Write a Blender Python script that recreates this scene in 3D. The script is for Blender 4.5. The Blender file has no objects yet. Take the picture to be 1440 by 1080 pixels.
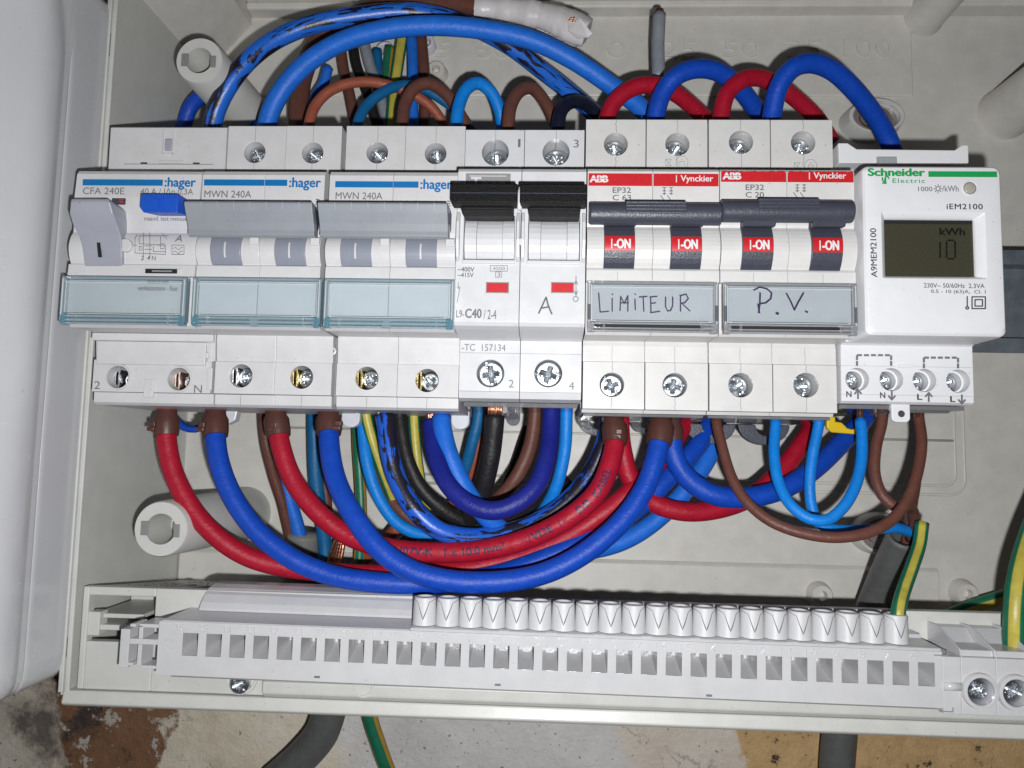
import bpy, bmesh, math, random
from mathutils import Vector, Matrix
random.seed(7)
S = 0.001                                   # everything below is written in millimetres
sc = bpy.context.scene
col = sc.collection

# ------------------------------------------------------------------ camera, world, flash
F_PX = 1085.26
def _rot(a, b, c):
    return Matrix.Rotation(a, 3, 'X') @ Matrix.Rotation(b, 3, 'Y') @ Matrix.Rotation(c, 3, 'Z')
RM = _rot(0.091366, 0.045229, 0.017015)
CAM = Vector((7.4206, -54.7225, 261.6861))
cd = bpy.data.cameras.new("camera"); cam = bpy.data.objects.new("camera", cd); col.objects.link(cam)
cd.sensor_width = 36.0; cd.lens = F_PX / 1440 * 36; cd.clip_start = 0.01; cd.clip_end = 10
cam.matrix_world = Matrix.Translation(CAM * S) @ RM.to_4x4()
sc.camera = cam

w = bpy.data.worlds.new("World"); sc.world = w; w.use_nodes = True
bg = w.node_tree.nodes['Background']
bg.inputs[0].default_value = (0.95, 0.97, 1.0, 1); bg.inputs[1].default_value = 0.022

fl = bpy.data.lights.new("phone_flash", 'POINT'); fl.energy = 2.6; fl.shadow_soft_size = 0.0022
fl.color = (0.985, 0.99, 1.0)
flo = bpy.data.objects.new("phone_flash", fl); col.objects.link(flo)
flo.location = (CAM + Vector((9, -12.5, 2))) * S

sc.view_settings.view_transform = 'Standard'; sc.view_settings.look = 'None'
sc.view_settings.exposure = 0.0; sc.view_settings.gamma = 1.0

def P(u, v, z):
    """point of the plane z (mm) seen at photograph pixel u, v"""
    d = RM @ Vector(((u - 720) / F_PX, (540 - v) / F_PX, -1.0))
    t = (z - CAM.z) / d.z
    return CAM + d * t
def RC(u0, v0, u1, v1, z):
    um, vm = (u0 + u1) / 2, (v0 + v1) / 2
    return P(u0, vm, z).x, P(u1, vm, z).x, P(um, v1, z).y, P(um, v0, z).y   # x0,x1,y0,y1

# ------------------------------------------------------------------ materials
def nt_new(name):
    m = bpy.data.materials.new(name); m.use_nodes = True
    nt = m.node_tree; b = nt.nodes['Principled BSDF']
    return m, nt, b
def N(nt, t, **kw):
    n = nt.nodes.new(t)
    for k, v in kw.items(): setattr(n, k, v)
    return n
def L(nt, a, b): nt.links.new(a, b)
def noise(nt, scale, detail=3, rough=0.55, vec=None):
    n = N(nt, 'ShaderNodeTexNoise'); n.inputs['Scale'].default_value = scale
    n.inputs['Detail'].default_value = detail; n.inputs['Roughness'].default_value = rough
    if vec is None:
        tc = N(nt, 'ShaderNodeTexCoord'); vec = tc.outputs['Object']
    L(nt, vec, n.inputs['Vector']); return n
def ramp(nt, fac, stops):
    r = N(nt, 'ShaderNodeValToRGB'); e = r.color_ramp.elements
    e[0].position, e[0].color = stops[0][0], (*stops[0][1], 1)
    e[1].position, e[1].color = stops[-1][0], (*stops[-1][1], 1)
    for p, c in stops[1:-1]:
        x = e.new(p); x.color = (*c, 1)
    L(nt, fac, r.inputs[0]); return r
def mixc(nt, fac, a, b, mode='MIX'):
    m = N(nt, 'ShaderNodeMix', data_type='RGBA', blend_type=mode)
    if isinstance(fac, (int, float)): m.inputs[0].default_value = fac
    else: L(nt, fac, m.inputs[0])
    for s, i in ((a, 6), (b, 7)):
        if isinstance(s, (tuple, list)): m.inputs[i].default_value = (*s[:3], 1)
        else: L(nt, s, m.inputs[i])
    return m.outputs[2]

def plastic(name, c, rough=0.42, var=0.06, bump=0.10, bscale=1500, specks=True, grime=0.10, spec=0.5, coat=0):
    m, nt, b = nt_new(name)
    n = noise(nt, 130, 5, 0.6)
    lo = tuple(x * (1 - var) for x in c); hi = tuple(min(1, x * (1 + var * .5)) for x in c)
    out = ramp(nt, n.outputs[0], [(0.3, lo), (0.7, hi)]).outputs[0]
    if grime:
        g = noise(nt, 38, 8, 0.72)
        gr = ramp(nt, g.outputs[0], [(0.56, (0, 0, 0)), (0.78, (1, 1, 1))])
        mt = N(nt, 'ShaderNodeMath', operation='MULTIPLY'); L(nt, gr.outputs[0], mt.inputs[0]); mt.inputs[1].default_value = grime * 3
        out = mixc(nt, mt.outputs[0], out, tuple(x * y for x, y in zip(c, (0.72, 0.68, 0.62))))
    if specks:
        s = noise(nt, 900, 2, 0.5)
        sr = ramp(nt, s.outputs[0], [(0.735, (0, 0, 0)), (0.76, (1, 1, 1))])
        mt = N(nt, 'ShaderNodeMath', operation='MULTIPLY'); L(nt, sr.outputs[0], mt.inputs[0]); mt.inputs[1].default_value = 0.55
        out = mixc(nt, mt.outputs[0], out, tuple(x * 0.4 for x in c))
    L(nt, out, b.inputs['Base Color'])
    b.inputs['Roughness'].default_value = rough
    b.inputs['Specular IOR Level'].default_value = spec
    b.inputs['Coat Weight'].default_value = coat
    rn = noise(nt, 260, 4)
    mr = N(nt, 'ShaderNodeMapRange'); L(nt, rn.outputs[0], mr.inputs[0])
    mr.inputs[3].default_value = rough - 0.09; mr.inputs[4].default_value = rough + 0.12
    L(nt, mr.outputs[0], b.inputs['Roughness'])
    bn = noise(nt, bscale, 3); bu = N(nt, 'ShaderNodeBump'); bu.inputs['Strength'].default_value = bump
    bu.inputs['Distance'].default_value = 0.0002
    L(nt, bn.outputs[0], bu.inputs['Height']); L(nt, bu.outputs[0], b.inputs['Normal'])
    return m
def flat(name, c, rough=0.5, metallic=0.0):
    m, nt, b = nt_new(name)
    n = noise(nt, 1800, 2)
    L(nt, ramp(nt, n.outputs[0], [(0.3, tuple(x * .85 for x in c)), (0.7, c)]).outputs[0], b.inputs['Base Color'])
    b.inputs['Roughness'].default_value = rough; b.inputs['Metallic'].default_value = metallic
    return m
def metal(name, c, rough=0.25, bump=0.5, scale=900):
    m, nt, b = nt_new(name)
    n = noise(nt, scale, 4)
    L(nt, ramp(nt, n.outputs[0], [(0.3, tuple(x * .6 for x in c)), (0.65, c)]).outputs[0], b.inputs['Base Color'])
    b.inputs['Metallic'].default_value = 1; b.inputs['Roughness'].default_value = rough
    bu = N(nt, 'ShaderNodeBump'); bu.inputs['Strength'].default_value = bump; bu.inputs['Distance'].default_value = 0.0003
    L(nt, n.outputs[0], bu.inputs['Height']); L(nt, bu.outputs[0], b.inputs['Normal'])
    return m
def clear(name, tint, refl=0.10, diff=0.12, dcol=(0.7, 0.8, 0.85), rough=0.08):
    """thin clear moulded plastic: see-through, a little body colour, a sharp reflection"""
    m = bpy.data.materials.new(name); m.use_nodes = True; nt = m.node_tree; nt.nodes.clear()
    o = N(nt, 'ShaderNodeOutputMaterial'); tr = N(nt, 'ShaderNodeBsdfTransparent'); tr.inputs[0].default_value = (*tint, 1)
    df = N(nt, 'ShaderNodeBsdfDiffuse'); df.inputs[0].default_value = (*dcol, 1)
    gl = N(nt, 'ShaderNodeBsdfGlossy'); gl.inputs['Roughness'].default_value = rough
    a = N(nt, 'ShaderNodeMixShader'); a.inputs[0].default_value = diff
    L(nt, tr.outputs[0], a.inputs[1]); L(nt, df.outputs[0], a.inputs[2])
    fr = N(nt, 'ShaderNodeFresnel'); fr.inputs[0].default_value = 1.5
    ad = N(nt, 'ShaderNodeMath', operation='ADD'); L(nt, fr.outputs[0], ad.inputs[0]); ad.inputs[1].default_value = refl * 0.5
    b = N(nt, 'ShaderNodeMixShader'); L(nt, ad.outputs[0], b.inputs[0]); L(nt, a.outputs[0], b.inputs[1]); L(nt, gl.outputs[0], b.inputs[2])
    bn = noise(nt, 350, 3); bu = N(nt, 'ShaderNodeBump'); bu.inputs['Strength'].default_value = 0.25; bu.inputs['Distance'].default_value = 0.0003
    L(nt, bn.outputs[0], bu.inputs['Height']); L(nt, bu.outputs[0], gl.inputs['Normal'])
    L(nt, b.outputs[0], o.inputs[0]); return m
def pvc(name, c, rough=0.42, dust=0.12):
    m, nt, b = nt_new(name)
    n = noise(nt, 300, 5, 0.65)
    out = ramp(nt, n.outputs[0], [(0.3, tuple(x * .82 for x in c)), (0.7, c)]).outputs[0]
    d = noise(nt, 110, 7, 0.75)
    dr = ramp(nt, d.outputs[0], [(0.52, (0, 0, 0)), (0.8, (1, 1, 1))])
    mt = N(nt, 'ShaderNodeMath', operation='MULTIPLY'); L(nt, dr.outputs[0], mt.inputs[0]); mt.inputs[1].default_value = dust
    out = mixc(nt, mt.outputs[0], out, tuple(x * .7 + .05 for x in c))
    sp = noise(nt, 1300, 2)
    sr = ramp(nt, sp.outputs[0], [(0.74, (0, 0, 0)), (0.77, (.4, .4, .4))])
    out = mixc(nt, sr.outputs[0], out, (0.45, 0.45, 0.45))
    L(nt, out, b.inputs['Base Color']); b.inputs['Roughness'].default_value = rough
    b.inputs['Specular IOR Level'].default_value = 0.32
    # fine grain, low waves and a few long scuffs
    bn = noise(nt, 1500, 4, .65); bu = N(nt, 'ShaderNodeBump'); bu.inputs['Strength'].default_value = 0.42; bu.inputs['Distance'].default_value = 0.0003
    L(nt, bn.outputs[0], bu.inputs['Height'])
    b2 = noise(nt, 190, 3, .6); bu2 = N(nt, 'ShaderNodeBump'); bu2.inputs['Strength'].default_value = 0.35; bu2.inputs['Distance'].default_value = 0.0009
    L(nt, b2.outputs[0], bu2.inputs['Height']); L(nt, bu.outputs[0], bu2.inputs['Normal']); L(nt, bu2.outputs[0], b.inputs['Normal'])
    uv = N(nt, 'ShaderNodeUVMap'); mp = N(nt, 'ShaderNodeMapping'); L(nt, uv.outputs[0], mp.inputs[0]); mp.inputs['Scale'].default_value = (14, 45, 1); mp.inputs['Rotation'].default_value = (0, 0, .25)
    sc_ = noise(nt, 1.6, 5, .7, mp.outputs[0]); sr2 = ramp(nt, sc_.outputs[0], [(.66, (0,0,0)), (.70, (.5,.5,.5))])
    out = mixc(nt, sr2.outputs[0], out, tuple(x*.6+.09 for x in c)); L(nt, out, b.inputs['Base Color'])
    rn = noise(nt, 150, 4); mr = N(nt, 'ShaderNodeMapRange'); L(nt, rn.outputs[0], mr.inputs[0]); mr.inputs[3].default_value = rough-.12; mr.inputs[4].default_value = rough+.14; L(nt, mr.outputs[0], b.inputs['Roughness'])
    return m
def scribbled(name, c, thr=0.5, fade=0.0):
    """blue insulation with black felt pen strokes drawn along it (uv: u around, v metres along)"""
    m, nt, b = nt_new(name)
    uv = N(nt, 'ShaderNodeUVMap'); mp = N(nt, 'ShaderNodeMapping'); L(nt, uv.outputs[0], mp.inputs[0])
    mp.inputs['Scale'].default_value = (7, 75, 1); mp.inputs['Rotation'].default_value = (0, 0, 0.12)
    n = noise(nt, 1.0, 4, 0.6, mp.outputs[0]); n.inputs['Distortion'].default_value = 0.8
    side = N(nt, 'ShaderNodeTexWave'); side.wave_profile = 'SIN'
    mp2 = N(nt, 'ShaderNodeMapping'); L(nt, uv.outputs[0], mp2.inputs[0]); mp2.inputs['Scale'].default_value = (0.5, 3, 1)
    n2 = noise(nt, 2.0, 2, 0.5, mp2.outputs[0])
    ad = N(nt, 'ShaderNodeMath', operation='ADD'); L(nt, n.outputs[0], ad.inputs[0]); L(nt, n2.outputs[0], ad.inputs[1])
    r = ramp(nt, ad.outputs[0], [(thr * 1.0, (0, 0, 0)), (thr + 0.04, (1, 1, 1))])
    sv = N(nt, 'ShaderNodeSeparateXYZ'); L(nt, uv.outputs[0], sv.inputs[0])
    fd = N(nt, 'ShaderNodeMath', operation='MULTIPLY_ADD'); L(nt, sv.outputs[1], fd.inputs[0]); fd.inputs[1].default_value = -fade; L(nt, ad.outputs[0], fd.inputs[2]); ad = fd
    hf = N(nt, 'ShaderNodeMath', operation='MULTIPLY'); L(nt, ad.outputs[0], hf.inputs[0]); hf.inputs[1].default_value = 0.5
    r = ramp(nt, hf.outputs[0], [(thr, (0, 0, 0)), (thr + 0.012, (1, 1, 1))])
    L(nt, mixc(nt, r.outputs[0], c, (0.012, 0.01, 0.022)), b.inputs['Base Color'])
    b.inputs['Roughness'].default_value = 0.36
    bu = N(nt, 'ShaderNodeBump'); bu.inputs['Strength'].default_value = 0.3; bu.inputs['Distance'].default_value = 0.0002
    L(nt, noise(nt, 1200, 3).outputs[0], bu.inputs['Height']); L(nt, bu.outputs[0], b.inputs['Normal'])
    return m

M = {}
M['hager'] = plastic('cool_grey_white_plastic', (0.60, 0.595, 0.60), 0.40)
M['l9'] = plastic('bright_white_plastic', (0.63, 0.63, 0.645), 0.33, grime=0.04)
M['abb'] = plastic('warm_white_plastic', (0.62, 0.61, 0.60), 0.40, grime=0.10)
M['sch'] = plastic('clean_white_plastic', (0.72, 0.72, 0.735), 0.42, var=.03, grime=0.0)
M['box'] = plastic('beige_grey_enclosure_plastic', (0.63, 0.61, 0.565), 0.42, var=0.08, bump=0.16, bscale=2200, grime=0.12)
M['boxlip'] = plastic('pale_enclosure_plastic', (0.58, 0.58, 0.55), 0.38, grime=0.05)
M['door'] = plastic('grey_door_plastic', (0.56, 0.565, 0.58), 0.22, var=.012, bump=0.03, bscale=300, grime=0.012)
M['tray'] = plastic('pe_strip_grey_plastic', (0.56, 0.56, 0.57), 0.20, grime=0.04)
M['lever'] = plastic('light_grey_lever_plastic', (0.33, 0.34, 0.39), 0.42, grime=0.06)
M['bar'] = plastic('mid_grey_bar_plastic', (0.25, 0.27, 0.295), 0.45, grime=0.08, bump=.2)
M['tongue'] = plastic('slate_grey_tongue_plastic', (0.24, 0.255, 0.31), 0.38, grime=0.06)
M['black'] = plastic('black_textured_plastic', (0.0035, 0.0035, 0.004), 0.5, bump=.9, bscale=3000, specks=False, grime=0, spec=.22)
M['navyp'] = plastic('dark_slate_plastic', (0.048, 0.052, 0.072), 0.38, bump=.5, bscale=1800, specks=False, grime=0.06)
M['label'] = plastic('grey_label_paper', (0.56, 0.575, 0.59), 0.6, specks=False, grime=0.05)
M['bluebtn'] = plastic('blue_button_plastic', (0.012, 0.085, 0.50), 0.35, grime=0, specks=False)
M['clearblue'] = clear('clear_bluish_plastic', (0.97, 0.99, 1.0), diff=0.12, dcol=(0.80, 0.90, 0.95))
M['corner'] = clear('clear_teal_corner_plastic', (0.45, 0.75, 0.86), diff=0.35, dcol=(0.30, 0.58, 0.70), refl=0.4)
M['glint'] = clear('painted_glint_plastic', (0.9, 0.97, 1.0), diff=0.7, dcol=(0.85, 0.93, 0.97), refl=0.4)  # whitish body colour standing in for highlights on the cover edges
M['clearedge'] = clear('clear_bluish_edge_plastic', (0.88, 0.97, 1.0), diff=0.28, dcol=(0.66, 0.84, 0.92), refl=0.35)
M['clear'] = clear('clear_colourless_plastic', (0.94, 0.95, 0.96), diff=0.08)
M['clearg'] = clear('clear_grey_edge_plastic', (0.93, 0.94, 0.95), diff=0.22, dcol=(0.8, 0.81, 0.84), refl=0.3)
M['smoke'] = clear('smoky_clear_plastic', (0.55, 0.57, 0.62), diff=0.25, dcol=(0.3, 0.31, 0.35), refl=0.3)
M['milk'] = plastic('milky_plastic', (0.6, 0.61, 0.66), 0.35, specks=False, grime=0)
M['lblue'] = flat('blue_logo_print', (0.0, 0.15, 0.42))
M['grey'] = flat('grey_print', (0.16, 0.16, 0.17))
M['lgrey'] = flat('pale_grey_print', (0.27, 0.27, 0.275))
M['dgrey'] = flat('dark_grey_print', (0.055, 0.055, 0.065))
M['red'] = flat('red_print', (0.56, 0.015, 0.022), .4)
M['redwin'] = flat('red_window', (0.60, 0.03, 0.04), .3)
M['white'] = flat('white_print', (0.75, 0.75, 0.75))
M['green'] = flat('green_print', (0.01, 0.33, 0.085))
M['ink'] = flat('dark_purple_ink', (0.035, 0.02, 0.075), .4)
M['pencil'] = flat('graphite_pencil', (0.09, 0.09, 0.10), .5)
M['slot'] = flat('black_gap', (0.006, 0.006, 0.008), .7)
M['seam'] = flat('seam_grey_plastic', (0.24, 0.24, 0.235), .6)  # grey of the joint lines, side plate and post keys
M['lcd'] = flat('lcd_glass', (0.052, 0.050, 0.032), .25)
M['lcdseg'] = flat('lcd_segment', (0.006, 0.006, 0.005), .4)
M['screw'] = metal('zinc_screw', (0.72, 0.76, 0.80), 0.30, .22, 500); M['pcop'] = metal('pale_copper_plate', (0.86, 0.64, 0.55), 0.4, .2)
M['brass'] = metal('dull_brass', (0.58, 0.45, 0.17), 0.34)
M['copper'] = metal('bare_copper', (0.95, 0.45, 0.28), 0.3)
M['steel'] = plastic('galvanised_rail', (0.20, 0.235, 0.27), 0.42, var=.25, bump=.3, bscale=700, grime=.05); M['steel'].node_tree.nodes['Principled BSDF'].inputs['Metallic'].default_value = .45
M['contact'] = metal('tin_contact', (0.72, 0.72, 0.74), 0.30, .3)
M['lens'] = flat('clear_grey_lens', (.42, .39, .34), .12)
M['yellow'] = plastic('yellow_clip_plastic', (0.72, 0.50, 0.01), 0.4, grime=0, specks=False)
M['boot'] = plastic('brown_ferrule_plastic', (0.085, 0.032, 0.024), 0.40, grime=0.0, bump=.3)
M['tape'] = plastic('white_tape', (0.60, 0.58, 0.58), 0.35, bump=.6, bscale=400, specks=False)
M['blue'] = pvc('royal_blue_insulation', (0.005, 0.062, 0.46))
M['blue2'] = pvc('mid_blue_insulation', (0.015, 0.15, 0.66))
M['lightb'] = pvc('light_blue_insulation', (0.006, 0.22, 0.72))
M['teal'] = pvc('petrol_blue_insulation', (0.006, 0.12, 0.30))
M['navy'] = pvc('navy_insulation', (0.010, 0.018, 0.23))
M['dnavy'] = pvc('blackish_navy_insulation', (0.008, 0.011, 0.028))
M['redw'] = pvc('red_insulation', (0.40, 0.007, 0.026))
M['brown'] = pvc('brown_insulation', (0.135, 0.052, 0.038))
M['rbrown'] = pvc('rust_brown_insulation', (0.32, 0.085, 0.048))
M['blackw'] = pvc('black_insulation', (0.014, 0.013, 0.014), .45)
M['greyw'] = pvc('grey_insulation', (0.26, 0.28, 0.32))
M['gyg'] = pvc('green_insulation', (0.010, 0.16, 0.085))
M['gyy'] = pvc('yellow_insulation', (0.50, 0.43, 0.07))
M['gyo'] = pvc('orange_yellow_insulation', (0.45, 0.26, 0.03))
M['sheath'] = pvc('dark_grey_sheath', (0.12, 0.122, 0.122), .4, .2)
M['sheathl'] = pvc('grey_sheath', (0.19, 0.19, 0.18), .45)
M['scrib'] = scribbled('blue_insulation_black_pen', (0.015, 0.13, 0.58), 0.448, 1.1)
M['scrib2'] = scribbled('blue_insulation_dense_black_pen', (0.012, 0.10, 0.55), 0.465)
M['scrib3'] = scribbled('blue_insulation_few_pen_marks', (0.015, 0.17, 0.66), 0.565)
M['pink'] = clear('pinkish_clear_plug', (0.75, 0.66, 0.66), diff=0.45, dcol=(0.42, 0.36, 0.35), refl=.2)

def two_tone(name, a, b_, width=.5, twist=3.0, off=0.0):
    m, nt, b = nt_new(name)
    uv = N(nt, 'ShaderNodeUVMap'); sx = N(nt, 'ShaderNodeSeparateXYZ'); L(nt, uv.outputs[0], sx.inputs[0])
    ma = N(nt, 'ShaderNodeMath', operation='MULTIPLY_ADD'); L(nt, sx.outputs[1], ma.inputs[0]); ma.inputs[1].default_value = twist; L(nt, sx.outputs[0], ma.inputs[2])
    mo = N(nt, 'ShaderNodeMath', operation='ADD'); L(nt, ma.outputs[0], mo.inputs[0]); mo.inputs[1].default_value = off
    m2 = N(nt, 'ShaderNodeMath', operation='MULTIPLY'); L(nt, mo.outputs[0], m2.inputs[0]); m2.inputs[1].default_value = 2.0
    fr = N(nt, 'ShaderNodeMath', operation='FRACT'); L(nt, m2.outputs[0], fr.inputs[0])
    r = ramp(nt, fr.outputs[0], [(0.0, (0,0,0)), (.03, (1,1,1)), (width, (1,1,1)), (width+.03, (0,0,0))])
    n = noise(nt, 260, 6, .7); d = ramp(nt, n.outputs[0], [(.35, (.75,.75,.75)), (.65, (1,1,1))])
    c = mixc(nt, r.outputs[0], a, b_); L(nt, mixc(nt, 1.0, c, d.outputs[0], 'MULTIPLY'), b.inputs['Base Color']); b.inputs['Roughness'].default_value = .4
    bu = N(nt, 'ShaderNodeBump'); bu.inputs['Strength'].default_value = .2; bu.inputs['Distance'].default_value = .0003
    L(nt, noise(nt, 1500, 3).outputs[0], bu.inputs['Height']); L(nt, bu.outputs[0], b.inputs['Normal']); return m
GRN, YEL, ORY = (0.010, 0.16, 0.085), (0.52, 0.44, 0.07), (0.45, 0.26, 0.03)
GY = [two_tone('green_yellow_insulation', GRN, YEL, .45, 1.2, .15), two_tone('green_orange_insulation', GRN, ORY, .5, 1.0, .36), two_tone('green_yellow_insulation_wide', GRN, YEL, .30, .0, -.035), two_tone('green_yellow_insulation_twisted', GRN, YEL, .32, .6, .025)]
# ------------------------------------------------------------------ mesh builder
class MB:
    def __init__(s): s.v = []; s.f = []; s.m = []; s.uv = None
    def add(s, vs, fs, mi=0):
        o = len(s.v); s.v += [Vector(p) for p in vs]
        s.f += [tuple(i + o for i in f) for f in fs]; s.m += [mi] * len(fs); return s
    def box(s, x0, x1, y0, y1, z0, z1, mi=0):
        return s.add([(x0,y0,z0),(x1,y0,z0),(x1,y1,z0),(x0,y1,z0),(x0,y0,z1),(x1,y0,z1),(x1,y1,z1),(x0,y1,z1)],
                     [(0,3,2,1),(4,5,6,7),(0,1,5,4),(2,3,7,6),(1,2,6,5),(3,0,4,7)], mi)
    def prism(s, x0, x1, prof, mi=0):           # profile of (y, z), extruded along x
        n = len(prof); a = sum(prof[i][0]*prof[(i+1)%n][1]-prof[(i+1)%n][0]*prof[i][1] for i in range(n))
        if a < 0: prof = prof[::-1]
        vs = [(x0, y, z) for y, z in prof] + [(x1, y, z) for y, z in prof]
        fs = [tuple(range(n - 1, -1, -1)), tuple(range(n, 2*n))] + [(i, (i+1)%n, n+(i+1)%n, n+i) for i in range(n)]
        return s.add(vs, fs, mi)
    def prismz(s, prof, z0, z1, mi=0):          # outline of (x, y), extruded along z
        n = len(prof); a = sum(prof[i][0]*prof[(i+1)%n][1]-prof[(i+1)%n][0]*prof[i][1] for i in range(n))
        if a < 0: prof = prof[::-1]
        vs = [(x, y, z0) for x, y in prof] + [(x, y, z1) for x, y in prof]
        fs = [tuple(range(n-1, -1, -1)), tuple(range(n, 2*n))] + [(i, (i+1)%n, n+(i+1)%n, n+i) for i in range(n)]
        return s.add(vs, fs, mi)
    def plate(s, x0, x1, y0, y1, z0, z1, cx, cy, r, n=36, mi=0, back=True):   # block with a round hole, bottom of hole at z0
        ang = [2*math.pi*i/n for i in range(n)]
        for c in ((x0,y0),(x1,y0),(x1,y1),(x0,y1)): ang.append(math.atan2(c[1]-cy, c[0]-cx) % (2*math.pi))
        ang = sorted(set(round(a, 6) for a in ang)); k = len(ang); inner = []; outer = []
        for a in ang:
            c, d = math.cos(a), math.sin(a); ts = []
            if c > 1e-9: ts.append((x1-cx)/c)
            if c < -1e-9: ts.append((x0-cx)/c)
            if d > 1e-9: ts.append((y1-cy)/d)
            if d < -1e-9: ts.append((y0-cy)/d)
            t = min(ts); outer.append((cx+c*t, cy+d*t)); inner.append((cx+c*r, cy+d*r))
        vs = [(x,y,z1) for x,y in inner] + [(x,y,z1) for x,y in outer] + [(x,y,z0) for x,y in inner] + [(x,y,z0) for x,y in outer]
        fs = []
        for i in range(k):
            j = (i+1) % k
            fs += [(i, k+i, k+j, j), (i, j, 2*k+j, 2*k+i), (k+i, 3*k+i, 3*k+j, k+j)]
        fs.append(tuple(2*k+i for i in range(k)))
        return s.add(vs, fs, mi)
    def lathe(s, prof, c=(0,0,0), axis='z', n=28, mi=0, a0=0, a1=2*math.pi, cap=True):    # prof of (r, h)
        full = abs(a1-a0-2*math.pi) < 1e-6; k = n if full else n+1; vs = []
        for r, h in prof:
            for i in range(k):
                a = a0+(a1-a0)*i/n; p, q = r*math.cos(a), r*math.sin(a)
                d = {'z': (p, q, h), 'y': (q, h, p), 'x': (h, p, q)}[axis]
                vs.append((c[0]+d[0], c[1]+d[1], c[2]+d[2]))
        fs = []
        for j in range(len(prof)-1):
            for i in range(n if full else n):
                i2 = (i+1) % k
                fs.append((j*k+i, j*k+i2, (j+1)*k+i2, (j+1)*k+i))
        if full and cap:
            if prof[0][0] > 1e-6: fs.append(tuple(range(k-1, -1, -1)))
            if prof[-1][0] > 1e-6: fs.append(tuple((len(prof)-1)*k+i for i in range(k)))
        return s.add(vs, fs, mi)
    def ribbon(s, pts, w, t=0.08, mi=0):        # flat ink stroke in a z plane
        for a, b in zip(pts[:-1], pts[1:]):
            a, b = Vector(a), Vector(b); d = (b-a); 
            if d.length < 1e-6: continue
            d.normalize(); n = Vector((-d.y, d.x, 0))*w/2; a = a-d*w*.3; b = b+d*w*.3
            z = a.z
            s.prismz([(a-n).to_tuple()[:2], (b-n).to_tuple()[:2], (b+n).to_tuple()[:2], (a+n).to_tuple()[:2]], z, z+t, mi)
            t += 0.002
        return s

WM = {}     # object -> world matrix in mm
def thing(name, label, cat, loc=(0,0,0), rotz=0, group=None):
    o = bpy.data.objects.new(name, None); col.objects.link(o)
    o.location = Vector(loc)*S; o.rotation_euler = (0,0,rotz); o.empty_display_size = .005
    o['label'] = label; o['category'] = cat
    if group: o['group'] = group
    WM[o] = Matrix.Translation(loc) @ Matrix.Rotation(rotz, 4, 'Z'); return o
def tag(o, label, cat, group=None):
    o['label'] = label; o['category'] = cat
    if group: o['group'] = group
    return o
def mesh_of(mb, name, mats, smooth=False):
    me = bpy.data.meshes.new(name)
    me.from_pydata([v*S for v in mb.v], [], mb.f); 
    for m in (mats if isinstance(mats, (list, tuple)) else [mats]): me.materials.append(m)
    for p, mi in zip(me.polygons, mb.m): p.material_index = mi; p.use_smooth = bool(smooth)
    if mb.uv:
        ul = me.uv_layers.new(name='UVMap'); k = 0
        for p, u in zip(me.polygons, mb.uv):
            for j, li in enumerate(p.loop_indices): ul.data[li].uv = u[j]
    me.update(); return me
def build(name, mb, mats, parent=None, bevel=0, smooth=False, label=None, fix=True, auto=None):
    pm = WM[parent] if parent else Matrix.Identity(4)
    lo = Vector((min(v.x for v in mb.v), min(v.y for v in mb.v), min(v.z for v in mb.v)))
    hi = Vector((max(v.x for v in mb.v), max(v.y for v in mb.v), max(v.z for v in mb.v)))
    c = (lo+hi)/2; inv = pm.inverted(); lc = inv @ c; vs = [inv @ v - lc for v in mb.v]
    q = MB(); q.v, q.f, q.m, q.uv = vs, mb.f, mb.m, mb.uv
    me = mesh_of(q, name, mats, smooth)
    if fix:
        bm = bmesh.new(); bm.from_mesh(me); bmesh.ops.recalc_face_normals(bm, faces=bm.faces); bm.to_mesh(me); bm.free()
    o = bpy.data.objects.new(name, me); col.objects.link(o); o.location = lc*S
    if parent: o.parent = parent
    WM[o] = pm @ Matrix.Translation(lc)
    if bevel:
        b = o.modifiers.new('bevel', 'BEVEL'); b.width = bevel*S; b.segments = 2; b.limit_method = 'ANGLE'; b.angle_limit = math.radians(35)
        b.harden_normals = False
    if label: o['label'] = label
    if auto: 
        for p in me.polygons: p.use_smooth = True
        me.set_sharp_from_angle(angle=math.radians(auto))
    return o
def inst(name, me, parent, loc, rotz=0, scale=None):
    o = bpy.data.objects.new(name, me); col.objects.link(o)
    inv = WM[parent].inverted() if parent else Matrix.Identity(4)
    o.location = (inv @ Vector(loc))*S; o.rotation_euler = (0,0,rotz)
    if scale: o.scale = (scale,)*3 if isinstance(scale, (int, float)) else scale
    if parent: o.parent = parent
    WM[o] = (WM[parent] if parent else Matrix.Identity(4)) @ Matrix.Translation(inv @ Vector(loc)); return o

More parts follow.
